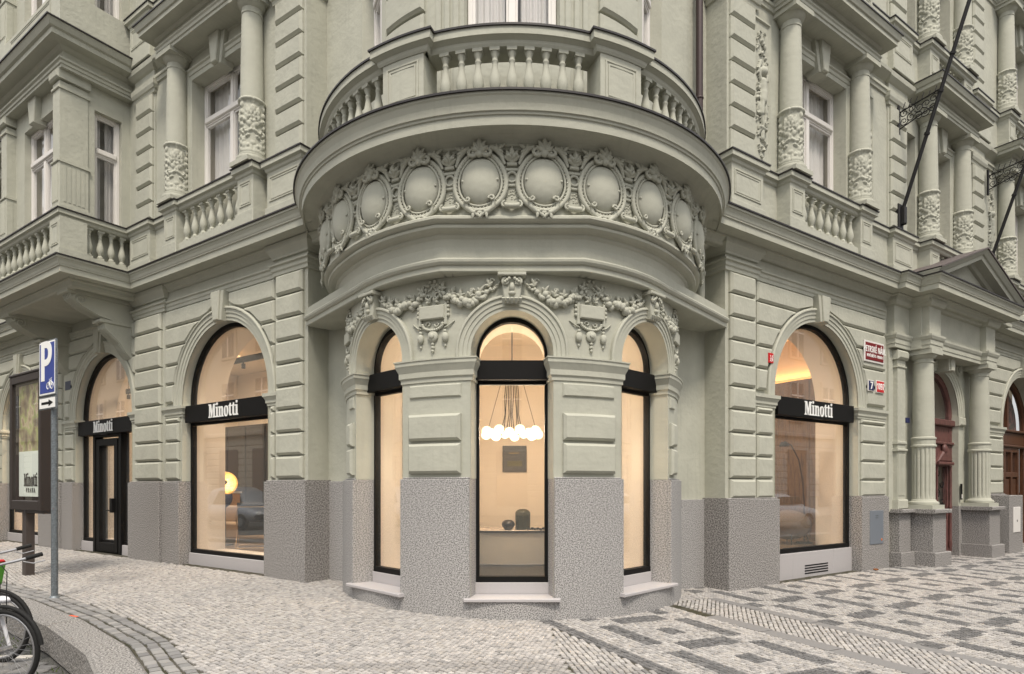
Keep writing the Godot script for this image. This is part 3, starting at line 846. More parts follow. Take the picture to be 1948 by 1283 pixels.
	for i in 12:
		var a := deg_to_rad((i - 5.5) * 14.3)
		var c := part("cartouche", cp[0], mt.plaster, bld, TR(0, 0, 0, a))
		part("shield", cp[1], mt.plaster, c)
	for i in 11: part("link_ornament", cp[2], mt.plaster, bld, TR(0, 0, 0, deg_to_rad((i - 5) * 14.3)))
	# balustrade of the balcony
	m = M.new(); m.sweep([Vector2(2.82, 5.56), Vector2(2.82, 5.60), Vector2(2.80, 5.61), Vector2(2.80, 5.70), Vector2(2.55, 5.70)], arcp(0.001, -84, 84, 50))
	part("plinth_course", m, mt.plaster, bld)
	for k in range(-20, 21):
		var dg := k * 3.96
		if absf(dg) > 17.5 and absf(dg) < 33.0: continue
		part("baluster", baluster_mesh(), mt.plaster, bld, TR(0, 0, 0, deg_to_rad(dg)) * TR(0, 5.70, 2.69))
	var rp := [Vector2(-.25, 6.265), Vector2(.0, 6.265), Vector2(.015, 6.29), Vector2(.02, 6.32), Vector2(.06, 6.345), Vector2(.075, 6.35), Vector2(.075, 6.435), Vector2(-.27, 6.44)]
	var rf := [Vector2(.055, 6.436), Vector2(.092, 6.433), Vector2(.092, 6.455), Vector2(-.27, 6.475)]
	var rail := []
	rail.append_array(arcp(2.745, -88, -32.3, 22)); rail.append_array(arcp(2.83, -32.3, -19.2, 8)); rail.append_array(arcp(2.745, -19.2, 19.2, 20)); rail.append_array(arcp(2.83, 19.2, 32.3, 8)); rail.append_array(arcp(2.745, 32.3, 88, 22))
	m = M.new(); m.sweep(rp, rail); part("handrail", m, mt.plaster, bld)
	m = M.new(); m.sweep(rf, rail); part("flashing", m, mt.flash, bld)
	for s in [-1, 1]:
		for w in [[25.75, 5.6], [86.0, 3.5]]:
			m = M.new(); var xa := deg_to_rad(w[0] - w[1]) * 2.7; var xb := deg_to_rad(w[0] + w[1]) * 2.7
			if s < 0: var t := xa; xa = -xb; xb = -t
			m.box(xa, xb, 5.6, 6.28, 2.5, 2.82, 8)
			m.block(xa - .03, xb + .03, 5.6, 5.72, 2.5, 2.85, .01, 8)
			panel_frame(m, xa + .06, xb - .06, 5.78, 6.2, 2.82)
			bentp("pedestal", m, mt.plaster, 2.7)
	# the storey behind the balcony
	var R2 := 2.2
	for s in [[-84.0, -76.0], [-50.5, -15.0], [15.0, 50.5], [76.0, 84.0]]:
		m = M.new(); m.box(deg_to_rad(s[0]) * R2, deg_to_rad(s[1]) * R2, 5.5, 13.5, 1.9, R2, 14)
		bentp("wall", m, mt.plaster, R2)
	for s in [[-76.0, -50.5, 63.25], [-15.0, 15.0, 0.0], [50.5, 76.0, 63.25]]:
		m = M.new(); m.box(deg_to_rad(s[0]) * R2, deg_to_rad(s[1]) * R2, 9.0, 13.5, 1.9, R2, 8); m.box(deg_to_rad(s[0]) * R2, deg_to_rad(s[1]) * R2, 5.5, 6.82, 1.9, R2, 8)
		bentp("wall", m, mt.plaster, R2)
		var a: float = deg_to_rad((s[0] + s[1]) * .5)
		casement({t = TR(0, 0, 0, a), s = 1.0}, -.53 if s[2] == 0 else -.45, .53 if s[2] == 0 else .45, 6.8, 9.05, 2.0, 8.4)
	for s in [-1, 1]:
		var y := 5.9
		while y < 9.6:
			m = M.new(); var xa: float = deg_to_rad(s * 28.5) * R2; var xb: float = deg_to_rad(s * 45.5) * R2
			m.block(minf(xa, xb), maxf(xa, xb), y + .02, y + .43, R2 - .02, R2 + .07, .03, 8)
			bentp("rusticated_block", m, mt.plaster, R2)
			y += .45
		for g in [17.5, 20.5, 23.5, 47.5]: # thin vertical fillets beside the windows
			m = M.new(); var xc: float = deg_to_rad(s * g) * R2
			m.block(xc - .035, xc + .035, 5.7, 9.3, R2 - .02, R2 + .025, .008)
			bentp("fillet", m, mt.plaster, R2)
		for g in [78.5, 81.5]:
			m = M.new(); var xc: float = deg_to_rad(s * g) * R2
			m.block(xc - .06, xc + .06, 5.7, 12.0, R2 - .02, R2 + .04, .008)
			bentp("fillet", m, mt.plaster, R2)

# ---------------------------------------------------------------- left and right facades
func jog(xa: float, xb: float, zb: float, list: Array) -> Array:
	var p := [[xa, zb]]
	list.sort_custom(func(a, b): return a[0] < b[0])
	for j in list: p.append_array([[j[0], zb], [j[0], j[2]], [j[1], j[2]], [j[1], zb]])
	p.append([xb, zb])
	return vp(p)
func side_floor(S: Dictionary, bays: Array, piers: Array, uend: float, ustart: float, yo: float, narrow := []):
	# bays [uc, hc, hw]; piers [u0, u1]; one upper storey of a street front
	var t: Transform3D = S.t * TR(0, yo, 0); var T := {t = t, s = S.s}
	var m := M.new()
	var holes := []
	for b in bays: var r := xr(S, b[0] - b[2], b[0] + b[2]); holes.append([r[0], r[1], 6.56, 8.79])
	for b in narrow: var r := xr(S, b[0], b[1]); holes.append([r[0], r[1], 6.56, 8.79])
	holes.sort_custom(func(a, b): return a[0] < b[0])
	var e := xr(S, ustart, uend)
	wall_rect(m, e[0], e[1], 5.4, 9.65, holes, 1.85, 1.55)
	part("wall", m, mt.plaster, bld, t)
	var jl := []
	for p in piers: rust_pier(T if yo == 0.0 else {t = S.t, s = S.s}, p[0], p[1], 0.0 if yo == 0.0 else yo); var r := xr(S, p[0] - .04, p[1] + .04); jl.append([r[0], r[1], 1.99])
	for b in bays:
		upper_bay(S, b[0], b[1], b[2], yo)
		if b[1] < 1.0: # columns close together: one long pedestal
			var r := xr(S, b[0] - b[1] - .21, b[0] + b[1] + .21); jl.append([r[0], r[1], 2.12])
		else:
			for sd in [-1, 1]: var r := xr(S, b[0] + sd * b[1] - .21, b[0] + sd * b[1] + .21); jl.append([r[0], r[1], 2.12])
			var r2 := xr(S, b[0] - b[1] + .21, b[0] + b[1] - .21); jl.append([r2[0], r2[1], 2.07])
	for b in narrow:
		var r := xr(S, b[0], b[1])
		casement(T, r[0], r[1], 6.62, 8.79, 1.62, 8.1, false)
	var path := jog(e[0], e[1], 1.89, jl)
	m = M.new(); m.sweep(RAIL, path); part("handrail", m, mt.plaster, bld, t)
	m = M.new(); m.sweep(RAILF, path); part("flashing", m, mt.flash, bld, t)
	m = M.new(); m.box(e[0], e[1], 5.5, 5.78, 1.8, 1.905); m.box(e[0], e[1], 5.7, 6.45, 1.8, 1.885); part("dado", m, mt.plaster, bld, t)
	m = M.new()
	m.sweep([Vector2(0, 9.2), Vector2(.03, 9.21), Vector2(.04, 9.27), Vector2(.06, 9.28), Vector2(.06, 9.33), Vector2(0, 9.34), Vector2(.0, 9.47), Vector2(.05, 9.5), Vector2(.14, 9.56), Vector2(.15, 9.62), Vector2(-.1, 9.65)], vp([[e[0], 1.85], [e[1], 1.85]]))
	part("string_course", m, mt.plaster, bld, t)
func putto_mesh() -> ArrayMesh: # a child figure in relief amid foliage, for the narrow panels beside the columns
	var caps := [[Vector2(0, 1.36), Vector2(.01, 1.37), .085, .1], [Vector2(0, 1.2), Vector2(.01, 1.02), .075, .085], [Vector2(.01, 1.02), Vector2(0, .9), .085, .09], [Vector2(-.03, .86), Vector2(-.045, .68), .05, .075], [Vector2(-.045, .68), Vector2(0.0, .5), .036, .06], [Vector2(.05, .86), Vector2(.075, .72), .05, .06], [Vector2(.075, .72), Vector2(.05, .55), .034, .05], [Vector2(-.06, 1.22), Vector2(-.11, 1.36), .032, .05], [Vector2(-.11, 1.36), Vector2(-.06, 1.52), .028, .05], [Vector2(.07, 1.2), Vector2(.12, 1.34), .032, .05], [Vector2(.12, 1.34), Vector2(.06, 1.5), .026, .05], [Vector2(-.08, .46), Vector2(.08, .45), .035, .06], [Vector2(0, .4), Vector2(0, .3), .05, .05]]
	var rng := RandomNumberGenerator.new(); rng.seed = 9
	for k in 90:
		var y := rng.randf_range(.02, 1.98); var x := rng.randf_range(-.13, .13)
		if y > .5 and y < 1.45: x = .08 * signf(x) + x * .4
		var a := rng.randf() * TAU; var l := rng.randf_range(.01, .05)
		caps.append([Vector2(x, y), Vector2(x + cos(a) * l, y + sin(a) * l), rng.randf_range(.014, .03), rng.randf_range(.025, .05)])
	var hf := func(x: float, y: float) -> float:
		var h := 0.0; var P := Vector2(x, y)
		for c in caps:
			if absf(y - c[0].y) > .35: continue
			var ab: Vector2 = c[1] - c[0]
			var tt := clampf((P - c[0]).dot(ab) / maxf(ab.length_squared(), 1e-6), 0, 1)
			var d: float = (P - c[0] - ab * tt).length() / c[2]
			if d < 1.0: h = maxf(h, c[3] * sqrt(1.0 - d * d))
		return h
	var m := M.new()
	m.grid(30, 130, func(u, v): return Vector3((u - .5) * .34, v * 2.0, hf.call((u - .5) * .34, v * 2.0)), func(u, v): return hf.call((u - .5) * .34, v * 2.0) > .004)
	return m.mesh()
func build_left():
	var S := SL
	field(S, 3.22, 6.58, 4.72, 1.285, 3.045, 1.62)
	field(S, 7.72, 11.02, 9.2, 1.3, 3.03, 1.62)
	field(S, 12.14, 15.5, 13.68, 1.3, 3.03, 1.62)
	for p in [[2.43, 3.22], [6.58, 7.72], [11.02, 12.14], [15.5, 16.6]]: pilaster(S, p[0], p[1])
	for p in [[3.22, 6.58], [7.72, 11.02], [12.14, 15.5]]:
		var e := xr(S, p[0], p[1]); var m := M.new(); m.sweep(STRG, vp([[e[0], 1.84], [e[1], 1.84]])); part("string_course", m, mt.plaster, bld, S.t)
	for g in [[2.36, 3.22, 1.985], [3.22, 3.44, 1.935], [5.995, 6.6, 1.935], [6.6, 7.6, 1.985], [7.6, 7.91, 1.935], [10.49, 11.05, 1.935], [11.05, 12.1, 1.985], [12.1, 12.39, 1.935], [14.97, 15.6, 1.935], [15.6, 16.6, 1.985]]:
		granite(S, g[0], g[1], g[2], 1.575, mt.granite_old)
	var cp := vp([[-17.0, 1.86], [-11.35, 1.86], [-11.35, 3.0], [-7.58, 3.0], [-7.58, 1.86], [-1.9, 1.86]])
	var m := M.new(); m.sweep(CORN, cp); part("cornice", m, mt.plaster, bld, S.t)
	m = M.new(); m.sweep(FLSH, cp); part("flashing", m, mt.flash, bld, S.t)
	m = M.new(); m.box(-11.4, -7.52, 5.16, 5.5, 1.8, 3.02); part("balcony_slab", m, mt.plaster, bld, S.t)
	# recess wall between pilaster and bay, and the wall above it
	m = M.new(); m.box(-3.0, -.6, -.3, 13.5, 1.3, 1.49); part("wall", m, mt.plaster, bld, S.t)
	m = M.new(); m.block(-2.55, -.7, -.3, 1.58, 1.3, 1.53, .005); part("granite_slab", m, mt.granite, bld, S.t)
	# shop windows and the door
	shop_window(S, 4.72, 1.275, 3.045, .28, 1.67, 2.66); reveal(S, 4.72, 1.25, 3.045, .3, 1.62, 1.05)
	shop_window(S, 9.2, 1.29, 3.03, .28, 1.67, 2.66); reveal(S, 9.2, 1.27, 3.03, .3, 1.62, 1.05)
	shop_window(S, 13.68, 1.29, 3.03, .28, 1.67, 2.66); reveal(S, 13.68, 1.27, 3.03, .3, 1.62, 1.05)
	for u in [[3.43, 6.0], [7.9, 8.58], [9.86, 10.5], [12.38, 14.98]]:
		var e := xr(S, u[0], u[1]); m = M.new(); m.block(e[0], e[1], -.3, .28, 1.5, 1.745, .006); part("sill", m, mt.sill, bld, S.t)
	m = M.new() # door set into the shop window
	for b in [[-9.86, -9.76, .07, 2.67], [-8.68, -8.58, .07, 2.67], [-9.76, -8.68, 2.57, 2.67], [-9.70, -9.56, .1, 2.52], [-8.88, -8.74, .1, 2.52], [-9.56, -8.88, .1, .30], [-9.56, -8.88, 2.38, 2.52]]: m.block(b[0], b[1], b[2], b[3], 1.6, 1.77, .005)
	var d := part("glass_door", m, mt.frame_black, bld, S.t)
	m = M.new(); m.q(Vector3(-9.56, .3, 1.70), Vector3(-8.88, .3, 1.70), Vector3(-8.88, 2.38, 1.70), Vector3(-9.56, 2.38, 1.70)); part("pane", m, mt.glass, d)
	m = M.new(); m.block(-8.95, -8.84, .95, 1.25, 1.77, 1.83, .01); m.tube([Vector3(-9.1, 1.0, 1.83), Vector3(-8.9, 1.0, 1.83)], .012, 6); part("handle", m, mt.black, d)
	shop_sign(S, 3.48, 5.95, 2.66, 2.965, "black lit shop sign over wide arched window with wire armchair")
	shop_sign(S, 7.98, 10.42, 2.62, 2.93, "black shop sign over the glass entrance door")
	# first floor and above
	for yo in [0.0, 4.1]:
		side_floor(S, [[4.78, 1.14, .88], [13.8, 1.14, .88]], [[2.47, 3.22], [6.95, 7.65], [11.75, 12.4]], 17.0, 2.47, yo)
	for c in [[8.0], [10.9]]: # scrolled corbels under the oriel, two tiers
		var xc: float = -c[0]
		for tier in [[[Vector2(1.8, 5.2), Vector2(1.8, 4.72), Vector2(2.1, 4.70), Vector2(2.45, 4.76), Vector2(2.75, 4.88), Vector2(2.92, 5.0), Vector2(2.96, 5.1), Vector2(2.95, 5.2)], .17], [[Vector2(1.8, 4.70), Vector2(1.8, 4.02), Vector2(1.9, 4.05), Vector2(2.0, 4.16), Vector2(2.1, 4.32), Vector2(2.25, 4.45), Vector2(2.36, 4.55), Vector2(2.38, 4.70)], .15]]:
			m = M.new()
			var pts := PackedVector2Array(tier[0]); var w: float = tier[1]
			var ix := Geometry2D.triangulate_polygon(pts)
			for k in range(0, ix.size(), 3):
				for sx in [-1, 1]:
					var nn := Vector3(sx, 0, 0); var tv := []
					for h in 3: tv.append(Vector3(xc + sx * w, pts[ix[k + h]].y, pts[ix[k + h]].x))
					m.tri(tv[0], tv[1], tv[2], nn, nn, nn)
			for k in pts.size():
				var a := pts[k]; var b := pts[(k + 1) % pts.size()]
				m.q(Vector3(xc - w, a.y, a.x), Vector3(xc + w, a.y, a.x), Vector3(xc + w, b.y, b.x), Vector3(xc - w, b.y, b.x))
				if k > 0 and k < pts.size() - 1: # fluted underside
					for f in 5: m.tube([Vector3(xc - w * .75 + f * w * .375, a.y - .004, a.x + .002), Vector3(xc - w * .75 + f * w * .375, b.y - .004, b.x + .002)], .016, 5)
			if w > .16:
				for sx in [-1, 1]:
					var sp := M.new(); sp.spiral(Vector3.ZERO, .11, 1.8, 0.0, 1.0, .022, 24)
					m.add(sp, Transform3D(Basis(Vector3(0, 0, 1), Vector3(0, 1, 0), Vector3(sx, 0, 0)), Vector3(xc + sx * w, 5.0, 2.78)))
				m.block(xc - w - .05, xc + w + .05, 5.08, 5.17, 1.8, 3.02, .012)
			else: m.block(xc - w - .03, xc + w + .03, 4.66, 4.72, 1.8, 2.46, .012)
			part("corbel", m, mt.plaster, bld, S.t)
	# the oriel itself
	for yo in [0.0, 4.1]:
		var t: Transform3D = S.t * TR(0, yo, 0)
		m = M.new(); wall_rect(m, -10.9, -8.0, 5.4, 9.6, [[-10.15, -8.72, 6.56, 8.79]], 2.9, 2.7); part("wall", m, mt.plaster, bld, t)
		casement({t = t, s = 1.0}, -10.15, -8.72, 6.6, 8.79, 2.77, 8.1, true, null, .9)
		m = M.new(); m.eblock([[8.70, -9.55, -9.33], [9.22, -9.64, -9.24]], 2.8, 3.02, .012); part("keystone", m, mt.plaster, bld, t)
		for sd in [[Transform3D(Basis(Vector3(0, 0, -1), Vector3.UP, Vector3(1, 0, 0)), Vector3(-8.0, 0, 0)), 1], [Transform3D(Basis(Vector3(0, 0, 1), Vector3.UP, Vector3(-1, 0, 0)), Vector3(-10.9, 0, 0)), -1]]:
			var st: Transform3D = t * sd[0]; var a := -2.9 if sd[1] > 0 else 1.8
			m = M.new(); wall_rect(m, a, a + 1.1, 5.4, 9.6, [[a + .42, a + .9, 6.6, 8.75]], 0.0, -.2); part("wall", m, mt.plaster, bld, st)
			casement({t = st, s = 1.0}, a + .42, a + .9, 6.6, 8.75, -.12, 8.0, false, null, .5)
		for c in [-10.76, -8.13]:
			m = M.new()
			m.box(c - .15, c + .15, 6.5, 9.0, 2.6, 3.06); m.block(c - .18, c + .18, 6.5, 6.72, 2.57, 3.1, .02); m.block(c - .165, c + .165, 6.72, 7.5, 2.6, 3.075, .01)
			m.block(c - .185, c + .185, 7.5, 7.55, 2.57, 3.095, .012); m.block(c - .175, c + .175, 8.86, 8.92, 2.57, 3.085, .012); m.block(c - .20, c + .20, 9.03, 9.2, 2.57, 3.12, .03)
			for f in 5:
				m.block(c - .12 + f * .052, c - .12 + f * .052 + .03, 6.78, 7.45, 3.06, 3.095, .01)
				m.box(c - .172, c + .172, 6.78, 7.45, 2.66 + f * .075, 2.66 + f * .075 + .045)
			part("oriel_pilaster", m, mt.plaster, bld, t)
		var op := vp([[-11.02, 1.85], [-11.02, 3.05], [-7.88, 3.05], [-7.88, 1.85]])
		m = M.new()
		m.sweep([Vector2(-.4, 9.19), Vector2(.03, 9.19), Vector2(.03, 9.24), Vector2(.05, 9.25), Vector2(.05, 9.3), Vector2(.08, 9.32), Vector2(.08, 9.35), Vector2(.0, 9.36), Vector2(.0, 9.50), Vector2(.04, 9.52), Vector2(.08, 9.57), Vector2(.26, 9.59), Vector2(.26, 9.68), Vector2(.30, 9.70), Vector2(.34, 9.78), Vector2(.35, 9.81)], op)
		part("cornice", m, mt.plaster, bld, t)
		m = M.new(); m.sweep([Vector2(.33, 9.808), Vector2(.37, 9.806), Vector2(.37, 9.83), Vector2(-.4, 9.88)], op); part("flashing", m, mt.flash, bld, t)
		if yo == 0.0:
			for c in [-11.15, -7.92]:
				m = M.new(); m.box(c - .22, c + .22, 5.5, 6.4, 2.72, 3.16); m.block(c - .25, c + .25, 5.5, 5.82, 2.7, 3.19, .012); panel_frame(m, c - .16, c + .16, 5.9, 6.3, 3.16); part("pedestal", m, mt.plaster, bld, t)
			for k in 9: part("baluster", baluster_mesh(), mt.plaster, bld, t * TR(-10.78 + k * .31, 5.80, 3.06))
			for k in 4: part("baluster", baluster_mesh(), mt.plaster, bld, t * TR(-7.82, 5.80, 2.08 + k * .19))
			m = M.new(); m.box(-11.3, -7.73, 5.5, 5.8, 1.85, 3.13); part("plinth_course", m, mt.plaster, bld, t)
			var bp := vp([[-11.32, 1.88], [-11.32, 3.12], [-7.75, 3.12], [-7.75, 1.88]])
			m = M.new(); m.sweep([Vector2(-.3, 6.37), Vector2(.0, 6.37), Vector2(.02, 6.39), Vector2(.03, 6.43), Vector2(.07, 6.45), Vector2(.07, 6.525), Vector2(-.5, 6.53)], bp); part("handrail", m, mt.plaster, bld, t)
			m = M.new(); m.sweep([Vector2(.05, 6.526), Vector2(.09, 6.524), Vector2(.09, 6.545), Vector2(-.5, 6.565)], bp); part("flashing", m, mt.flash, bld, t)
		else:
			m = M.new(); m.box(-11.08, -7.80, 5.6, 6.52, 1.8, 3.12); panel_frame(m, -10.2, -8.2, 5.85, 6.45, 3.12); part("parapet", m, mt.plaster, bld, t)
func build_right():
	var S := SR; var m := M.new()
	field(S, 3.40, 7.55, 5.24, 1.31, 3.06, 1.6)
	field(S, 12.42, 17.3, 14.86, 1.3, 3.06, 1.5)
	for p in [[2.64, 3.40]]: pilaster(S, p[0], p[1])
	for p in [[3.40, 7.55], [12.42, 17.3]]:
		m = M.new(); m.sweep(STRG, vp([[p[0], 1.84], [p[1], 1.84]])); part("string_course", m, mt.plaster, bld, S.t)
	for g in [[2.58, 3.46, 1.985], [3.46, 3.94, 1.945], [6.54, 7.56, 1.94], [12.4, 13.56, 1.94], [16.16, 17.3, 1.94]]: granite(S, g[0], g[1], g[2], 1.30, mt.granite_old)
	var cp := vp([[1.75, 1.89], [7.66, 1.89], [7.66, 2.02], [8.24, 2.02], [8.24, 2.34], [11.74, 2.34], [11.74, 2.02], [12.32, 2.02], [12.32, 1.89], [19.0, 1.89]])
	m = M.new(); m.sweep(CORN, cp); part("cornice", m, mt.plaster, bld, S.t)
	m = M.new(); m.sweep(FLSH, cp); part("flashing", m, mt.flash, bld, S.t)
	m = M.new(); m.box(.6, 3.1, -.3, 13.5, 1.3, 1.49); part("wall", m, mt.plaster, bld, S.t)
	m = M.new(); m.block(.7, 2.7, -.3, 1.3, 1.3, 1.53, .005); part("granite_slab", m, mt.granite, bld, S.t)
	shop_window(S, 5.24, 1.30, 3.06, .36, 1.66, 2.70); reveal(S, 5.24, 1.28, 3.06, .34, 1.61, 1.05)
	for u in [[3.93, 4.62], [4.622, 5.9], [5.902, 6.56]]:
		m = M.new(); m.block(u[0], u[1], -.3, .35, 1.5, 1.745, .004); part("sill", m, mt.sill, bld, S.t)
	m = M.new()
	for k in 4: m.block(4.98, 5.72, -.035 + k * .045, -.012 + k * .045, 1.74, 1.75, .002)
	part("vent_grille", m, mt.black, bld, S.t)
	shop_sign(S, 4.05, 6.44, 2.695, 3.0, "black shop sign over arched window with grey vent slots below")
	# portal
	wall_portal(S)
	# downpipe in the right corner recess
	m = M.new()
	m.tube([Vector3(2.36, 13.0, 1.62), Vector3(2.36, 6.0, 1.62), Vector3(2.36, 5.2, 1.60)], .055, 10)
	for y in [6.4, 7.4, 9.0]: m.lathe([Vector2(.055, 0), Vector2(.064, .01), Vector2(.064, .03), Vector2(.055, .04)], 10, Vector3(2.36, y, 1.62))
	part("downpipe", m, mt.pipe, bld, S.t)
	m = M.new(); m.tube([Vector3(2.42, 5.2, 1.60), Vector3(2.42, 4.6, 1.60), Vector3(2.40, 4.45, 1.62), Vector3(2.36, 4.22, 1.62)], .06, 10)
	m.lathe([Vector2(.06, 0), Vector2(.075, .02), Vector2(.075, .06), Vector2(.06, .08)], 10, Vector3(2.42, 4.72, 1.6)); part("downpipe", m, mt.plaster, bld, S.t)
	for yo in [0.0, 4.1]:
		side_floor(S, [[5.24, 1.09, .86], [9.92, .83, .55], [14.4, 1.09, .86]], [[2.68, 3.38], [7.65, 8.38], [11.55, 12.25]], 18.0, 2.68, yo, [[8.5, 8.86], [10.98, 11.34]])
	var pm := putto_mesh()
	for u in [3.58, 6.86, 12.8]: part("putto_relief", pm, mt.plaster, bld, S.t * TR(u, 6.78, 1.85))
	for u in [3.58, 6.86]: part("putto_relief", pm, mt.plaster, bld, S.t * TR(u, 10.88, 1.85))
	for yo in [0.0, 4.1]:
		for u in [3.58, 6.86]:
			m = M.new(); var pp := [Vector3(u + .2, 6.66, 1.85), Vector3(u + .2, 8.95, 1.85), Vector3(u - .2, 8.95, 1.85), Vector3(u - .2, 6.66, 1.85)]
			m.sweep([Vector2(.03, 0), Vector2(.03, .025), Vector2(0, .03), Vector2(-.02, 0)], pp, Vector3(0, 0, 1), false, true); part("panel_moulding", m, mt.plaster, bld, S.t * TR(0, yo, 0))
func wall_portal(S: Dictionary):
	var m := M.new(); var t: Transform3D = S.t; var xc := 9.99
	wall_arch(m, 7.55, 12.42, -.3, 5.22, xc, .95, 3.08, 1.84); part("wall", m, mt.plaster, bld, t)
	m = M.new(); m.sweep([Vector2(0, 1.86), Vector2(0, 1.6)], arch_path(xc, .95, 3.08, 1.0, 0.0), Vector3(0, 0, 1)); part("jamb", m, mt.plaster, bld, t)
	for s in [-1, 1]:
		m = M.new(); m.block(xc + s * .95 - .002, xc + s * 1.28, -.3, 1.05, 1.25, 1.875, .006); part("granite_slab", m, mt.granite_old, bld, t)
		m = M.new(); m.block(xc + s * .95 - .02, xc + s * 1.25, 2.88, 3.08, 1.3, 1.91, .03); part("impost", m, mt.plaster, bld, t)
		m = M.new(); m.lathe([Vector2(.15, 0), Vector2(.15, .03), Vector2(.13, .045), Vector2(.11, .03), Vector2(.0, .03)], 24)
		m.spiral(Vector3(0, 0, 0), .08, 1.6, 0.0, 1.0, .018)
		var mm := M.new(); var ring := M.new(); ring.lathe([Vector2(.15, 0), Vector2(.15, .03), Vector2(.13, .045), Vector2(.11, .03), Vector2(.0, .03)], 24)
		mm.add(ring, Transform3D(Basis(Vector3.RIGHT, PI / 2), Vector3.ZERO)); mm.spiral(Vector3(0, 0, .04), .08, 1.6, 0.0, 1.0, .018)
		part("medallion", mm, mt.plaster, bld, t * TR(xc + s * .98, 4.16, 1.84))
		# flat pilaster
		var pc: float = xc + s * 1.99
		m = M.new(); m.block(pc - .33, pc + .33, 1.0, 4.25, 1.5, 1.885, .006); m.box(pc - .16, pc + .16, 1.05, 4.2, 1.86, 1.965)
		m.block(pc - .2, pc + .2, 1.05, 1.24, 1.8, 2.01, .02); m.block(pc - .19, pc + .19, 2.34, 2.40, 1.8, 1.99, .012); m.block(pc - .2, pc + .2, 2.2, 2.25, 1.8, 2.0, .012)
		m.block(pc - .19, pc + .19, 3.86, 3.9, 1.8, 1.985, .01); m.block(pc - .21, pc + .21, 4.02, 4.2, 1.8, 2.03, .04)
		for f in 5: m.block(pc - .13 + f * .055, pc - .13 + f * .055 + .03, 1.32, 2.14, 1.96, 1.985, .008)
		part("portal_pilaster", m, mt.plaster, bld, t)
		m = M.new(); m.block(pc - .28, pc + .3, .98, 1.05, 1.5, 2.12, .01); m.block(pc - .22, pc + .24, .2, .98, 1.5, 2.03, .008); m.block(pc - .29, pc + .31, -.3, .2, 1.5, 2.1, .01)
		part("portal_pedestal", m, mt.granite_old, bld, t)
		# round column on its pedestal
		var cc: float = xc + s * 1.39
		m = M.new(); m.lathe([Vector2(.19, 2.5), Vector2(.185, 3.2), Vector2(.168, 3.98), Vector2(.18, 3.985), Vector2(.18, 4.01), Vector2(.168, 4.015), Vector2(.168, 4.06)], 28)
		var col := part("portal_column", m, mt.plaster, bld, t * TR(cc, 0, 2.11))
		m = M.new(); m.grid(160, 12, func(u, v):
			var y: float = 1.24 + v * 1.06
			var fl: float = maxf(0.0, sin(u * TAU * 16.0)) * .022 * (1.0 if v > .03 and v < .95 else 0.0)
			return Vector3(sin(u * TAU), 0, cos(u * TAU)) * (.2 - fl) + Vector3.UP * y)
		part("fluted_drum", m, mt.plaster, col)
		m = M.new(); m.lathe([Vector2(.2, 2.29), Vector2(.225, 2.3), Vector2(.225, 2.33), Vector2(.205, 2.345), Vector2(.205, 2.44), Vector2(.22, 2.45), Vector2(.22, 2.48), Vector2(.19, 2.5)], 28); part("column_ring", m, mt.plaster, col)
		m = M.new(); m.box(-.27, .27, 1.05, 1.13, -.27, .27); m.lathe([Vector2(.26, 1.13), Vector2(.27, 1.16), Vector2(.26, 1.19), Vector2(.22, 1.205), Vector2(.215, 1.23), Vector2(.2, 1.24)], 28); part("column_base", m, mt.plaster, col)
		m = M.new(); m.lathe([Vector2(.168, 4.06), Vector2(.185, 4.07), Vector2(.23, 4.12), Vector2(.235, 4.14)], 28); m.box(-.25, .25, 4.14, 4.24, -.25, .25); part("capital", m, mt.plaster, col)
		m = M.new(); m.block(cc - .37, cc + .37, .97, 1.05, 1.5, 2.48, .012); m.block(cc - .29, cc + .29, .2, .97, 1.5, 2.40, .008); m.block(cc - .36, cc + .36, -.3, .2, 1.5, 2.47, .012)
		part("portal_pedestal", m, mt.granite_old, bld, t)
	m = M.new(); m.sweep(ARCHP, arch_path(xc, .95, 3.08, 3.08, 1.84), Vector3(0, 0, 1)); part("arch_moulding", m, mt.plaster, bld, t)
	keystone(S, xc, 3.98, 4.4, 1.8, 2.12, .13, .19)
	var ep := vp([[7.66, 1.7], [7.66, 2.0], [8.33, 2.0], [8.33, 2.34], [8.87, 2.34], [8.87, 2.22], [11.11, 2.22], [11.11, 2.34], [11.65, 2.34], [11.65, 2.0], [12.32, 2.0], [12.32, 1.7]])
	m = M.new(); m.sweep([Vector2(-.4, 4.24), Vector2(.0, 4.24), Vector2(.0, 4.31), Vector2(.012, 4.315), Vector2(.012, 4.40), Vector2(.03, 4.42), Vector2(.05, 4.47), Vector2(.05, 4.51), Vector2(-.02, 4.52), Vector2(-.02, 5.06), Vector2(.03, 5.08), Vector2(.06, 5.14), Vector2(.06, 5.2)], ep); part("entablature", m, mt.plaster, bld, t)
	m = M.new(); m.box(8.3, 11.68, 4.245, 5.3, 1.8, 2.19); part("entablature_core", m, mt.plaster, bld, t)
	m = M.new() # pediment
	m.t3(Vector3(8.1, 5.5, 2.36), Vector3(11.9, 5.5, 2.36), Vector3(9.99, 6.22, 2.36))
	m.t3(Vector3(11.9, 5.5, 1.86), Vector3(8.1, 5.5, 1.86), Vector3(9.99, 6.22, 1.86))
	var rp := [Vector3(7.86, 5.50, 0), Vector3(9.99, 6.30, 0), Vector3(12.12, 5.50, 0)]
	m.sweep([Vector2(.12, 1.9), Vector2(.12, 2.42), Vector2(.07, 2.46), Vector2(.06, 2.62), Vector2(-.02, 2.63), Vector2(-.03, 2.66), Vector2(-.08, 2.70), Vector2(-.10, 2.72), Vector2(-.12, 2.72), Vector2(-.12, 1.9)], rp, Vector3(0, 0, 1), true)
	var pd := part("pediment", m, mt.plaster, bld, t)
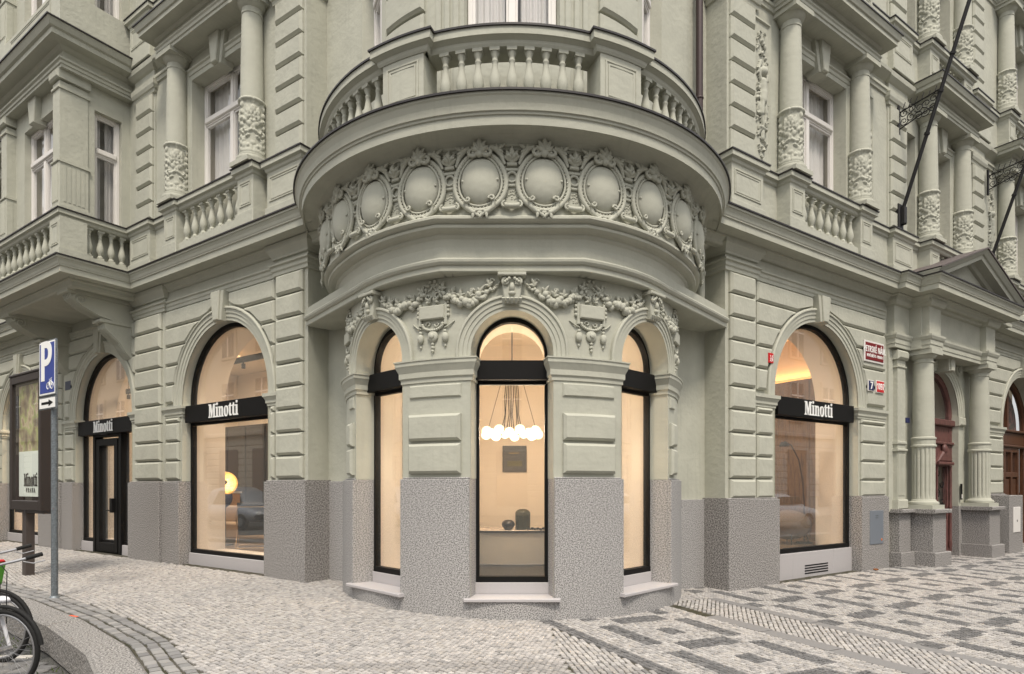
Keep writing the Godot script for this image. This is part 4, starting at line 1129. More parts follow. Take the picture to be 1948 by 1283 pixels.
	m = M.new(); m.sweep([Vector2(-.11, 2.70), Vector2(-.115, 2.745), Vector2(-.14, 2.745), Vector2(-.15, 1.85)], rp, Vector3(0, 0, 1)); part("pediment_roof", m, mt.roof, pd)
	m = M.new()
	for k in 7: m.spiral(Vector3(9.3 + k * .23, 5.64, 2.37), .06, 1.1, k * 1.0, 1.0 if k % 2 else -1.0, .014, 12)
	part("tympanum_ornament", m, mt.plaster, pd)
	# maroon door deep in the portal
	m = M.new()
	m.sweep([Vector2(.05, -.05), Vector2(.05, .05), Vector2(-.08, .05), Vector2(-.1, .02), Vector2(-.1, -.05)], arch_path(xc, .95, 3.08, 0.0, 1.3), Vector3(0, 0, 1))
	m.block(xc - .95, xc + .95, 2.86, 3.0, 1.25, 1.42, .02); m.block(xc - .95, xc + .95, 2.5, 2.86, 1.25, 1.33, .01)
	m.block(xc - .95, xc + .95, 2.44, 2.5, 1.25, 1.40, .015)
	for s in [-1, 1]:
		var c: float = xc + s * .44
		for b in [[c - .41, c - .30, -.1, 2.44], [c + .30, c + .41, -.1, 2.44], [c - .3, c + .3, -.1, .75], [c - .3, c + .3, 1.95, 2.44]]: m.block(b[0], b[1], b[2], b[3], 1.25, 1.35, .012)
		m.eblock([[2.05, c - .36, c + .36], [2.32, c - .06, c + .06]], 1.3, 1.43, .03)
		m.ell(Vector3(c, 2.33, 1.4), Vector3(.1, .12, .06)); m.block(c - .38, c + .38, 1.98, 2.05, 1.3, 1.45, .015)
		for q in [-1, 1]: m.lathe([Vector2(.03, .1), Vector2(.045, .2), Vector2(.03, .3), Vector2(.03, 1.0), Vector2(.04, 1.05), Vector2(.026, 1.1), Vector2(.026, 1.9), Vector2(.04, 1.96)], 8, Vector3(c + q * .34, 0, 1.38))
	var dr := part("entrance_door", m, mt.maroon, bld, t * TR(0, 0, .38))
	for s in [-1, 1]:
		m = M.new(); var c: float = xc + s * .44; m.q(Vector3(c - .3, .75, 1.30), Vector3(c + .3, .75, 1.30), Vector3(c + .3, 1.95, 1.30), Vector3(c - .3, 1.95, 1.30)); part("pane", m, mt.glass, dr)
		m = M.new()
		for k in 5: m.spiral(Vector3(c + (.1 if k % 2 else -.1), .9 + k * .22, 1.31), .1, 1.2, k * 1.0, 1.0 if k % 2 else -1.0, .01, 14)
		part("iron_grille", m, mt.iron, dr)
	m = M.new(); arch_fill(m, xc, .86, 3.08, 3.0, 1.3); part("pane", m, mt.glass, dr)
	m = M.new(); m.box(xc - 1.0, xc + 1.0, -.3, 4.1, -3.0, -2.95); m.box(xc - 1.0, xc - .96, -.3, 4.1, -3.0, 1.25); m.box(xc + .96, xc + 1.0, -.3, 4.1, -3.0, 1.25); m.box(xc - 1, xc + 1, 4.1, 4.15, -3.0, 1.25); m.box(xc - 1, xc + 1, -.4, -.3, -3.0, 1.25); part("passage", m, mt.inwall, dr)
	# brown door of the next house entrance
	xc = 14.86; m = M.new()
	m.sweep([Vector2(.0, -.06), Vector2(.0, .06), Vector2(-.09, .06), Vector2(-.11, .02), Vector2(-.11, -.06)], arch_path(xc, 1.3, 3.06, -.2, 1.5), Vector3(0, 0, 1))
	m.block(xc - 1.3, xc + 1.3, 2.62, 2.95, 1.42, 1.54, .015); m.block(xc - 1.3, xc + 1.3, 2.95, 3.02, 1.42, 1.6, .02); m.block(xc - 1.3, xc + 1.3, 2.55, 2.62, 1.42, 1.6, .02)
	for k in 5:
		var a := xc - 1.2 + k * .48
		m.block(a, a + .1, -.2, 2.55, 1.42, 1.55, .01)
		if k < 4:
			for r in [[-.2, .15], [.9, 1.0], [1.75, 1.88], [2.42, 2.55]]: m.block(a + .1, a + .48, r[0], r[1], 1.42, 1.55, .01)
			m.block(a + .13, a + .45, .18, .87, 1.42, 1.52, .03); m.block(a + .13, a + .45, 1.03, 1.72, 1.42, 1.52, .03)
	m.block(xc - .05, xc + .05, 3.0, 4.3, 1.44, 1.56, .01)
	var bd := part("brown_door", m, mt.brown, bld, t)
	m = M.new()
	for k in 4: var a := xc - 1.1 + k * .48; m.q(Vector3(a, 1.88, 1.48), Vector3(a + .38, 1.88, 1.48), Vector3(a + .38, 2.42, 1.48), Vector3(a, 2.42, 1.48))
	part("pane", m, mt.glass, bd)
	m = M.new(); m.box(xc - 1.3, xc + 1.3, -.3, 4.4, 1.2, 1.25); part("inner_wall", m, mt.inwall, bd)
	m = M.new(); arch_fill(m, xc, 1.2, 3.06, 3.02, 1.49); part("pane", m, mt.glass, bd)
	m = M.new() # pinkish picture behind the fanlight
	arch_fill(m, xc, 1.1, 3.06, 3.02, 1.4); part("poster", m, tri_mat(Color(.42, .24, .25), .6, noise_tex(.02, 3, [[0.0, g8(.15)], [.45, g8(.3)], [.6, g8(1.0)], [1.0, Color(1, .9, .9)]], 256, 71), 1.1), bd)

# ---------------------------------------------------------------- paving
const KERB := [Vector2(-19.4, -6.97), Vector2(-5.98, 1.72), Vector2(-4.52, 2.88), Vector2(-3.4, 3.91), Vector2(-2.5, 5.0), Vector2(-1.2, 5.9), Vector2(.8, 6.4), Vector2(2.8, 6.2), Vector2(23.7, -7.55)]
func stone_dark(e: float, d: float) -> bool:
	if e > -.84 and e < -.66: return true
	var le := e - .27; var ld := fposmod(d - 3.28 + .55, 1.1) - .55
	if e > 2.19:
		le = fposmod(e - 3.12 + .515, 1.03) - .515
		ld = fposmod(d + .14 * (e - 3.12) - 3.0 + .55, 1.1) - .55
	elif absf(le) > .62: return false
	if absf(le) > .43 and absf(ld) < .42: return true
	if absf(le) < .33 and absf(ld) > .43: return true
	return absf(le) < .12 and absf(ld) < .13
func in_view(p: Vector2) -> bool:
	var d := CAMZ - p.y
	if d < 4.55 or d > 24.0: return false
	return absf(p.x / d) < .93
func build_ground():
	var m := M.new()
	m.q(Vector3(-90, -.235, 90), Vector3(90, -.235, 90), Vector3(90, -.235, -90), Vector3(-90, -.235, -90))
	var road := struct("road", m, mt.road)
	var poly := PackedVector2Array(KERB); poly.append(Vector2(23.7, -14)); poly.append(Vector2(-19.4, -14))
	m = M.new()
	var x := -19.5
	while x < 23.8:
		var slab := PackedVector2Array([Vector2(x, -20), Vector2(x + .7, -20), Vector2(x + .7, 10), Vector2(x, 10)])
		for pc in Geometry2D.intersect_polygons(poly, slab):
			var ix := Geometry2D.triangulate_polygon(pc)
			for k in range(0, ix.size(), 3):
				var t := []
				for h in 3: var q: Vector2 = pc[ix[k + h]]; t.append(Vector3(q.x, gy(q.x) - .008, q.y))
				m.tri(t[0], t[1], t[2], Vector3.UP, Vector3.UP, Vector3.UP)
		x += .7
	var pave := struct("pavement", m, mt.mortar)
	# kerb stones
	var kl := KERB
	var kp := PackedVector2Array()
	for i in kl.size() - 1:
		var n := maxi(1, int(kl[i].distance_to(kl[i + 1]) / .95))
		for j in n: kp.append(kl[i].lerp(kl[i + 1], float(j) / n))
	kp.append(kl[kl.size() - 1])
	for i in kp.size() - 1:
		if not (in_view(kp[i]) or in_view(kp[i + 1])) and i % 2 == 1 and kp[i].length() > 14: continue
		var a := kp[i]; var b := kp[i + 1]; var dir := (b - a).normalized(); var L := a.distance_to(b)
		m = M.new(); m.block(.010, L - .010, 0, .32, -.3, 0.0, .028)
		var t3 := Transform3D(Basis(Vector3(dir.x, 0, dir.y), Vector3(-dir.y, 0, dir.x), Vector3.UP), Vector3(a.x, gy(a.x) + .012, a.y))
		part("kerb_stone", m, mt.kerb, pave, t3)
	# slab strips across the pavement
	var D := Vector2(.44, .898); var E := Vector2(.898, -.44)
	for st in [[1.13, 1.33, 2.9], [2.04, 2.19, 2.0]]:
		var d: float = st[2]
		while d < 6.6:
			var c: Vector2 = D * d + E * float(st[0])
			m = M.new(); m.block(.003, .80, .0, st[1] - st[0], -.06, 0.0, .004)
			var t3 := Transform3D(Basis(Vector3(D.x, 0, D.y), Vector3(-E.x, 0, -E.y), Vector3.UP), Vector3(c.x + E.x * (st[1] - st[0]), gy(c.x) + .006, c.y + E.y * (st[1] - st[0])))
			part("paving_slab", m, mt.slab, pave, t3)
			d += .803
	m = M.new(); m.box(-.07, .07, 0, .004, -.014, .014); part("paint_mark", m, plain(Color(.85, .36, .22), .8), pave, Transform3D(Basis(Vector3.UP, -.5), Vector3(-4.76, gy(-4.76) + .011, 2.72)))
	# small setts
	var P := .052
	var rng := RandomNumberGenerator.new(); rng.seed = 5
	var list := []
	for zone in 4: # 0 light left, 1 patterned right, 2 diagonal strip, 3 fan beside the dark band
		var ang: float = [0.72, 1.115, 1.115 + PI / 4, 1.42][zone]
		var ca := cos(ang); var sa := sin(ang)
		var N := 480 if zone != 2 else 190
		for i in range(-N, N):
			for j in range(-N, N):
				var jx := (i + .5 + (.5 if (j % 2 == 0 and (zone == 0 or zone == 3)) else 0.0)) * P; var jy := (j + .5) * P
				var wob := .05 * sin(jx * 1.3 + jy * .4) if zone == 0 else 0.0
				var p := Vector2(jx * ca - (jy + wob) * sa, jx * sa + (jy + wob) * ca)
				if p.x < -13 or p.x > 16 or p.y > 5.0 or p.y < -9 or not in_view(p): continue
				if p.length_squared() < 2.5 * 2.5: continue
				var e := p.dot(E); var d := p.dot(D)
				var wl := p.dot(Vector2(-.5527, .8334)); var wr := p.dot(Vector2(.5501, .8351))
				if wl < 1.5 and wr < 1.5: continue
				var ul := p.dot(Vector2(-.8334, -.5527)); var ur := p.dot(Vector2(.8351, -.5501))
				if (wl < 1.95 and ul > 2.4) or (wr < 1.95 and ur > 2.6 and ur < 9.0): continue
				if wr < 1.3 and p.x > 0: continue
				if zone == 3 and not (e < -.84 and e > -1.5 + clampf((4.4 - p.y) * .35, 0, .6) and p.x > .42 and p.y > 2.75): continue
				if zone == 0 and (e >= -.84 or (e > -1.5 + clampf((4.4 - p.y) * .35, 0, .6) and p.x > .42 and p.y > 2.75)): continue
				if zone == 1 and (e < -.84 or (e > 1.13 and e < 2.19 and d > 2.0)): continue
				if zone == 2 and not (e > 1.33 and e < 2.04 and d > 2.0): continue
				if not Geometry2D.is_point_in_polygon(p, poly): continue
				# keep clear of the grey kerb band
				var kd := 9.0
				for s in range(0, 7): kd = minf(kd, p.distance_to(Geometry2D.get_closest_point_to_segment(p, KERB[s], KERB[s + 1])))
				var dark := false
				if kd < .33 and p.x < 0.5: continue
				if zone == 1: dark = stone_dark(e, d)
				list.append([p, ang, 1 if dark else 0, P * .92])
	# darker three-row band along the kerb
	for r in 3:
		var off := .06 + r * .105
		var acc := 0.0
		for i in range(0, 5):
			var a: Vector2 = KERB[i]; var b: Vector2 = KERB[i + 1]; var dir := (b - a).normalized(); var nn := Vector2(dir.y, -dir.x)
			var L := a.distance_to(b); var s := .05
			while s < L:
				var p := a + dir * s + nn * off
				if in_view(p): list.append([p, atan2(dir.y, dir.x), 2, .096])
				s += .103
	list.sort_custom(func(a, b): return a[0].y - absf(a[0].x) * .2 > b[0].y - absf(b[0].x) * .2)
	var sm := M.new(); sm.eblock([[-.5, -.5, .5], [.5, -.5, .5]], -.4, .0, .10)
	var sm2 := M.new()
	sm2.add(sm, Transform3D(Basis(Vector3(1, 0, 0), Vector3(0, 0, -1), Vector3(0, 1, 0)), Vector3.ZERO))
	var smesh := sm2.mesh()
	var lights := [Color(.37, .348, .332), Color(.335, .317, .305), Color(.40, .38, .362), Color(.29, .277, .268), Color(.365, .34, .315)]
	var darks := [Color(.13, .127, .127), Color(.155, .15, .148), Color(.11, .107, .107)]
	var mids := [Color(.21, .205, .20), Color(.185, .18, .178), Color(.25, .24, .23)]
	var pal := [lights, darks, mids]
	var mats := []
	for g in pal:
		var r := []
		for c in g: r.append(tri_mat(c.linear_to_srgb(), .85, mt.slab.albedo_texture, 6.0))
		mats.append(r)
	var rest := []
	var count := 0
	for it in list:
		var p: Vector2 = it[0]
		var k: int = it[2]
		var ci: int = rng.randi() % pal[k].size()
		if k == 0 and rng.randf() < .012: k = 2; ci = 0
		var sc: float = it[3] * rng.randf_range(.80, .98)
		var b := Basis(Vector3.UP, -it[1] + rng.randf_range(-.08, .08)) * Basis(Vector3(1, 0, 0), rng.randf_range(-.035, .035)) * Basis(Vector3(0, 0, 1), rng.randf_range(-.035, .035))
		b = b.scaled_local(Vector3(sc, .06, sc * rng.randf_range(.9, 1.03)))
		var t3 := Transform3D(b, Vector3(p.x + rng.randf_range(-.004, .004), gy(p.x) + .006 + rng.randf_range(-.003, .004), p.y + rng.randf_range(-.004, .004)))
		var dcam := CAMZ - p.y
		var shows := absf(p.x / dcam) < .85 and dcam > 4.85
		if count < 300 and shows:
			part("cobblestone", smesh, mats[k][ci], pave, t3); count += 1
		else:
			var c: Color = pal[k][ci]
			rest.append([t3, c * rng.randf_range(.84, 1.10)])
	var mm := MultiMesh.new(); mm.transform_format = MultiMesh.TRANSFORM_3D; mm.use_colors = true; mm.mesh = smesh; mm.instance_count = rest.size()
	for i in rest.size(): mm.set_instance_transform(i, rest[i][0]); mm.set_instance_color(i, Color(rest[i][1].r, rest[i][1].g, rest[i][1].b, 1))
	var mi := MultiMeshInstance3D.new(); mi.name = "cobblestones"; mi.multimesh = mm
	var vm := plain(Color.WHITE, .85); vm.vertex_color_use_as_albedo = true; mi.material_override = vm
	mi.set_meta("kind", "stuff"); pave.add_child(mi)
	print("stones ", list.size())
	# street setts beside the kerb, with moss between them
	for i in 11:
		for j in 14:
			var p := Vector2(-3.75 - i * .17, 4.62 - j * .12)
			var q := p + Vector2(rng.randf_range(-.015, .015), rng.randf_range(-.01, .01))
			var inside := Geometry2D.is_point_in_polygon(q, poly)
			var kd := 9.0
			for s in range(0, 7): kd = minf(kd, q.distance_to(Geometry2D.get_closest_point_to_segment(q, KERB[s], KERB[s + 1])))
			if inside or kd < .42: continue
			var b := Basis(Vector3.UP, rng.randf_range(-.06, .06)).scaled_local(Vector3(.158, .12, .108))
			var paint := j % 9 == 3
			part("street_sett", smesh, mt.letter_paint if paint else mats[2][rng.randi() % 3], road, Transform3D(b, Vector3(q.x, -.215, q.y)))
	var moss := M.new()
	for k in 1400:
		var p := Vector2(rng.randf_range(-6.2, -3.2), rng.randf_range(2.4, 4.7))
		if Geometry2D.is_point_in_polygon(p, poly): continue
		var kd := 9.0
		for s in range(1, 4): kd = minf(kd, p.distance_to(Geometry2D.get_closest_point_to_segment(p, KERB[s], KERB[s + 1])))
		if kd < .33 or (kd > .62 and rng.randf() < .8): continue
		var h := rng.randf_range(.012, .04); var a := rng.randf() * TAU; var w := rng.randf_range(.004, .012)
		var c := Vector3(p.x, -.233, p.y); var u := Vector3(cos(a), 0, sin(a)) * w
		moss.t3(c - u, c + u, c + Vector3(rng.randf_range(-.02, .02), h, rng.randf_range(-.02, .02)))
	var mo := part(numbered("moss"), moss, plain(Color(.26, .32, .12), .9), self)
	tag(mo, "green moss and weeds growing along the foot of the kerb", "moss"); mo.set_meta("kind", "stuff")

# ---------------------------------------------------------------- street furniture
func bicycle(t: Transform3D, called_label: String, panel: bool):
	var th := thing("bicycle", called_label, "bicycle", t, "bicycles parked at the kerb")
	var white := plain(Color(.82, .82, .84), .35); var tyre := plain(Color(.05, .05, .05), .8); var rim := plain(Color(.62, .62, .63), .35, .7)
	var m := M.new()
	for wx in [.53, -.53]:
		var ring := []; var rr := []
		for i in 48: var a := TAU * i / 48; ring.append(Vector3(wx + .325 * cos(a), .34 + .325 * sin(a), 0)); rr.append(Vector3(wx + .297 * cos(a), .34 + .297 * sin(a), 0))
		m = M.new(); m.tube(ring, .02, 8, Vector3.ZERO, true)
		var w := part("wheel", m, tyre, th)
		m = M.new(); m.tube(rr, .013, 6, Vector3.ZERO, true); part("rim", m, rim, w)
		m = M.new()
		for i in 28: var a := TAU * i / 28; var z := .025 if i % 2 else -.025; m.tube([Vector3(wx + .02 * cos(a + .6), .34 + .02 * sin(a + .6), z), Vector3(wx + .29 * cos(a), .34 + .29 * sin(a), 0)], .0013, 4)
		part("spokes", m, rim, w)
		m = M.new(); m.tube([Vector3(wx, .34, -.06), Vector3(wx, .34, .06)], .028, 10); part("hub", m, rim, w)
		m = M.new(); var mg := []
		for i in 16: var a := lerpf(.15, 2.2, i / 15.0) if wx > 0 else lerpf(.9, 3.3, i / 15.0); mg.append(Vector3(wx + .365 * cos(a), .34 + .365 * sin(a), 0))
		m.tube(mg, .018, 6); part("mudguard", m, tyre if wx > 0 else white, th)
	m = M.new()
	m.tube([Vector3(.40, .68, 0), Vector3(.34, .88, 0)], .022, 8); m.tube([Vector3(.40, .70, 0), Vector3(.1, .42, 0), Vector3(-.06, .32, 0)], .03, 8); m.tube([Vector3(-.06, .30, 0), Vector3(-.2, .80, 0)], .02, 8)
	for z in [-.06, .06]: m.tube([Vector3(-.06, .32, z * .5), Vector3(-.53, .34, z)], .012, 6); m.tube([Vector3(-.17, .7, z * .3), Vector3(-.53, .34, z)], .01, 6)
	part("frame", m, white, th)
	m = M.new()
	for z in [-.055, .055]: m.tube([Vector3(.39, .71, z * .6), Vector3(.43, .66, z), Vector3(.53, .34, z)], [.016, .018, .013], 8)
	part("fork", m, white, th)
	m = M.new(); m.tube([Vector3(.34, .88, 0), Vector3(.36, 1.03, 0)], .014, 8); m.tube([Vector3(.52, 1.10, .3), Vector3(.46, 1.07, .18), Vector3(.38, 1.04, .06), Vector3(.38, 1.04, -.06), Vector3(.46, 1.07, -.18), Vector3(.52, 1.10, -.3)], .012, 8); part("handlebar", m, rim, th)
	for z in [-1, 1]:
		m = M.new(); m.tube([Vector3(.55, 1.115, z * .34), Vector3(.49, 1.085, z * .235)], .019, 8); part("grip", m, tyre, th)
		m = M.new(); m.tube([Vector3(.48, 1.06, z * .22), Vector3(.54, 1.04, z * .26), Vector3(.59, 1.06, z * .33)], .006, 5); part("brake_lever", m, rim, th)
	if panel:
		m = M.new(); m.eblock([[.76, -.06, .06], [.97, -.10, .10]], -.09, .09, .02); part("front_panel", m, plain(Color(.26, .50, .12), .5), th, Transform3D(Basis(Vector3.UP, PI / 2), Vector3(.44, 0, 0)))
		m = M.new(); m.eblock([[.97, -.10, .10], [1.0, -.08, .08]], -.08, .08, .012); part("front_panel_rim", m, plain(Color(.72, .12, .16), .5), th, Transform3D(Basis(Vector3.UP, PI / 2), Vector3(.44, 0, 0)))
		m = M.new(); m.ell(Vector3(.46, .70, .05), Vector3(.05, .05, .04)); part("red_reflector", m, plain(Color(.7, .08, .07), .4), th)
	m = M.new(); m.ell(Vector3(-.25, .86, 0), Vector3(.14, .035, .085), 12, 8); part("saddle", m, tyre, th)
	if panel: m = M.new(); m.ell(Vector3(.60, .62, 0), Vector3(.09, .04, .07), 12, 8); part("lamp", m, white, th)
	for z in [-1, 1]: m = M.new(); m.tube([Vector3(.26, 1.05, z * .2), Vector3(.45, .98, z * .1), Vector3(.5, .8, z * .05), Vector3(.5, .55, z * .05)], .004, 5); part("cable", m, tyre, th)
func build_street():
	var m := M.new()
	# parking sign
	var px := -5.83; var pz := 1.58
	var th := thing("parking_sign", "blue parking sign with bicycle symbol and arrow plate on galvanised pole", "sign", TR(px, gy(px), pz))
	m = M.new(); m.lathe([Vector2(.038, 0), Vector2(.038, 3.2), Vector2(0, 3.2)], 16); m.lathe([Vector2(.06, 0), Vector2(.05, .02), Vector2(.038, .03)], 16); part("pole", m, mt.zinc, th)
	var pt := Transform3D(Basis(Vector3.UP, -deg_to_rad(33.0)), Vector3(-.03, 0, -.01))
	var blue := plain(Color(.13, .23, .56), .4)
	m = M.new(); m.block(-.25, .25, 2.57, 3.27, .04, .06, .004); var pl := part("plate", m, mt.zinc, th, pt)
	m = M.new(); m.box(-.235, .235, 2.585, 3.255, .055, .0615); part("white_border", m, mt.letter, pl)
	m = M.new(); m.box(-.215, .215, 2.605, 3.235, .055, .064); part("blue_field", m, blue, pl)
	letters(pl, "P", .50, Vector3(-.03, 3.0, .066), mt.letter, 1.0, false, .003)
	m = M.new()
	for wx in [-.055, .055]:
		var rg := []
		for i in 18: rg.append(Vector3(.1 + wx + .042 * cos(TAU * i / 18), 2.69 + .042 * sin(TAU * i / 18), .066))
		m.tube(rg, .005, 4, Vector3.ZERO, true)
	for l in [[Vector3(.045, 2.69, .066), Vector3(.085, 2.75, .066)], [Vector3(.085, 2.75, .066), Vector3(.135, 2.75, .066)], [Vector3(.135, 2.75, .066), Vector3(.155, 2.69, .066)], [Vector3(.085, 2.75, .066), Vector3(.105, 2.69, .066)], [Vector3(.105, 2.69, .066), Vector3(.135, 2.75, .066)], [Vector3(.13, 2.78, .066), Vector3(.15, 2.785, .066)], [Vector3(.075, 2.77, .066), Vector3(.095, 2.77, .066)], [Vector3(.135, 2.75, .066), Vector3(.13, 2.78, .066)]]: m.tube(l, .005, 4)
	part("bicycle_symbol", m, mt.letter, pl)
	m = M.new(); m.block(-.25, .25, 2.40, 2.555, .04, .06, .004); var ap := part("plate", m, mt.zinc, th, pt)
	m = M.new(); m.box(-.235, .235, 2.415, 2.54, .055, .0615); part("white_field", m, mt.letter, ap)
	m = M.new(); m.box(-.17, .06, 2.462, 2.493, .06, .064)
	m.tri(Vector3(.05, 2.435, .064), Vector3(.18, 2.478, .064), Vector3(.05, 2.52, .064), Vector3.BACK, Vector3.BACK, Vector3.BACK)
	part("arrow", m, mt.black, ap)
	# advertising light box
	th = thing("advertising_case", "dark brown advertising case on one post with white lower poster", "billboard", SL.t * Transform3D(Basis.from_scale(Vector3(.84, 1, 1)), Vector3(-6.5, .08, 3.95)))
	var brn := plain(Color(.21, .18, .165), .5, .2)
	m = M.new()
	for b in [[-.74, -.64, 1.05, 3.18], [.64, .74, 1.05, 3.18], [-.64, .64, 1.05, 1.2], [-.64, .64, 3.06, 3.18]]: m.block(b[0], b[1], b[2], b[3], -.1, .11, .01)
	m.box(-.64, .64, 1.2, 3.06, -.1, -.06); m.block(-.75, .75, 3.18, 3.22, -.12, .12, .01)
	part("case", m, brn, th)
	m = M.new(); m.block(-.3, -.12, -.1, 1.06, -.06, .06, .01); m.box(-.7, .7, 1.0, 1.05, -.05, .05); part("post", m, plain(Color(.30, .27, .255), .5, .3), th)
	m = M.new(); m.q(Vector3(-.64, 1.2, .08), Vector3(.64, 1.2, .08), Vector3(.64, 3.06, .08), Vector3(-.64, 3.06, .08)); part("pane", m, mt.glass, th)
	m = M.new(); m.box(-.56, .6, 1.26, 1.98, -.06, .03); var po := part("poster", m, plain(Color(.90, .93, .89), .7), th)
	letters(po, "Minotti", .2, Vector3(.02, 1.52, .035), mt.black, .62, true, .004)
	letters(po, "P R A H A", .07, Vector3(.02, 1.36, .035), mt.black, 1.0, true, .004, false)
	m = M.new(); m.box(-.6, .6, 1.98, 3.04, -.06, .02); part("picture", m, tri_mat(Color(.78, .76, .68), .7, noise_tex(.012, 4, [[0.0, Color(.5, .44, .38)], [.4, Color(.78, .74, .66)], [.55, Color(.82, .88, .62)], [.7, Color(1, .95, .88)], [1.0, Color(.7, .62, .56)]], 256, 91), .8, null, 0, false), th)
	# bicycles
	bicycle(TR(-4.82, -.222, 4.10, deg_to_rad(-8)), "silver-white hire bicycle beside the white painted parking line", false)
	bicycle(TR(-5.55, -.222, 3.32, deg_to_rad(-6)), "hire bicycle with dark tyre standing closer to the advertising case", true)
	# flagpoles with wrought-iron brackets
	for f in [[7.98, "black slanting flagpole with scroll bracket beside the second-floor columns", 0], [12.43, "black slanting flagpole with scroll bracket above the pediment end", 1]]:
		th = thing("flagpole", f[1], "flagpole", SR.t * TR(f[0], 0, 0), "flagpoles on the street front")
		m = M.new(); m.tube([Vector3(0, 6.78, 1.98), Vector3(0, 7.0, 2.0), Vector3(0, 10.6, 3.18), Vector3(0, 12.0, 3.64)], [.045, .035, .035, .03], 10)
		for y in [8.3, 9.0, 9.6]: var w: float = 2.0 + (y - 7.0) * .3278; m.tube([Vector3(0, y - .02, w - .006), Vector3(0, y + .02, w + .006)], .05, 10)
		part("pole", m, mt.iron, th)
		m = M.new(); m.block(-.09, .09, 6.55, 7.12, 1.9, 1.98, .02); m.block(-.05, .05, 6.7, 7.05, 1.97, 2.06, .015); part("socket", m, mt.iron, th)
		m = M.new(); m.block(-.03, .03, 8.5, 9.1, 1.9, 1.94, .008)
		m.tube([Vector3(0, 8.95, 1.93), Vector3(0, 9.0, 2.3), Vector3(0, 9.05, 2.68)], .014, 6); m.tube([Vector3(0, 8.62, 1.93), Vector3(0, 8.72, 2.3), Vector3(0, 8.8, 2.60)], .014, 6)
		for k in 5:
			for r in 2:
				var sp := M.new(); sp.spiral(Vector3.ZERO, .085, 1.5, k * 1.3 + r, 1.0 if (k + r) % 2 else -1.0, .010, 18)
				m.add(sp, Transform3D(Basis(Vector3(0, 0, 1), Vector3.UP, Vector3(1, 0, 0)), Vector3(.02 * (r - .5), 8.74 + r * .17 + .03 * sin(k * 2.0), 2.02 + k * .13)))
		for k in 6: m.tube([Vector3(0, 9.0, 2.0 + k * .11), Vector3(.03, 9.12 + .03 * (k % 2), 2.03 + k * .11)], .008, 5)
		part("bracket", m, mt.iron, th)
	# plates on the wall
	var red := plain(Color(.46, .06, .09), .4); var blu := plain(Color(.07, .11, .32), .3); var red2 := plain(Color(.78, .08, .11), .3)
	th = thing("street_name_plate", "red enamel street name plate with white border beside the arch", "sign", SR.t * TR(7.02, 3.86, 1.905))
	m = M.new(); m.block(-.37, .37, 0, .40, 0, .02, .006); part("plate", m, mt.white, th)
	m = M.new(); m.block(-.335, .335, .035, .365, .015, .028, .006); part("red_field", m, red, th)
	letters(th, "PETRSKÉ NÁM.", .115, Vector3(0, .24, .03), mt.letter, .76, false, .004)
	letters(th, "NOVÉ MĚSTO - PRAHA 1", .055, Vector3(0, .12, .03), mt.letter, .72, false, .004)
	th = thing("house_number_plate", "small dark blue house number plate reading 7", "sign", SR.t * TR(6.9, 3.31, 1.905), "house number plates below the street name")
	m = M.new(); m.block(-.11, .11, 0, .21, 0, .02, .005); part("plate", m, mt.white, th)
	m = M.new(); m.block(-.095, .095, .015, .195, .015, .026, .004); part("blue_field", m, blu, th); letters(th, "7", .14, Vector3(0, .105, .028), mt.letter, 1.0, false, .004)
	th = thing("house_number_plate", "small bright red house number plate reading 1097", "sign", SR.t * TR(7.24, 3.30, 1.905), "house number plates below the street name")
	m = M.new(); m.block(-.15, .15, 0, .24, 0, .02, .005); part("plate", m, mt.white, th)
	m = M.new(); m.block(-.135, .135, .015, .225, .015, .026, .004); part("red_field", m, red2, th); letters(th, "1097", .12, Vector3(0, .12, .028), mt.letter, .78, false, .004)
	th = thing("hydrant_plate", "little red marker plate on block between corner pilaster and arch", "sign", SR.t * TR(3.74, 3.49, 1.9))
	m = M.new(); m.block(-.06, .06, 0, .16, 0, .02, .004); part("plate", m, red2, th); letters(th, "1,5", .045, Vector3(0, .1, .023), mt.letter, .9, false, .003); letters(th, "2,9", .045, Vector3(0, .05, .023), mt.letter, .9, false, .003)
	th = thing("marker_plate", "tiny blue marker plate on the flat portal pilaster", "sign", SR.t * TR(8.23, 2.78, 1.975))
	m = M.new(); m.block(-.07, .07, 0, .1, -.09, .012, .003); part("plate", m, blu, th)
	th = thing("marker_plate", "small grey-blue marker plate on wall block beside the shop door", "sign", SL.t * TR(-10.78, 3.68, 1.892))
	m = M.new(); m.block(-.14, .14, 0, .2, 0, .015, .004); part("plate", m, plain(Color(.26, .28, .34), .6), th)
	# meter cabinet and granite box
	th = thing("meter_cabinet", "blue-grey metal meter door set in the granite plinth", "cabinet", SR.t * TR(7.06, .4, 1.94))
	m = M.new(); m.block(-.25, .25, 0, .64, -.01, .012, .004); part("door", m, plain(Color(.46, .485, .52), .55, .1), th)
	m = M.new(); m.box(-.05, .05, .5, .515, .012, .016); m.box(-.05, .05, .54, .555, .012, .016); part("label_strip", m, mt.zinc, th)
	m = M.new(); m.ell(Vector3(.18, .08, .012), Vector3(.025, .025, .006)); part("sticker", m, plain(Color(.85, .45, .15), .5), th)
	th = thing("utility_box", "square granite utility box with white metal door by the brown entrance", "cabinet", SR.t * TR(12.85, -.09, 2.0))
	m = M.new(); m.block(-.42, .42, 0, 1.38, -.1, .34, .01); part("box", m, mt.granite_old, th)
	m = M.new(); m.block(-.2, .22, .5, 1.1, .33, .355, .006); part("door", m, mt.white, th)
	m = M.new(); m.block(-.012, .012, .75, .8, .35, .362, .003); part("lock", m, mt.black, th)
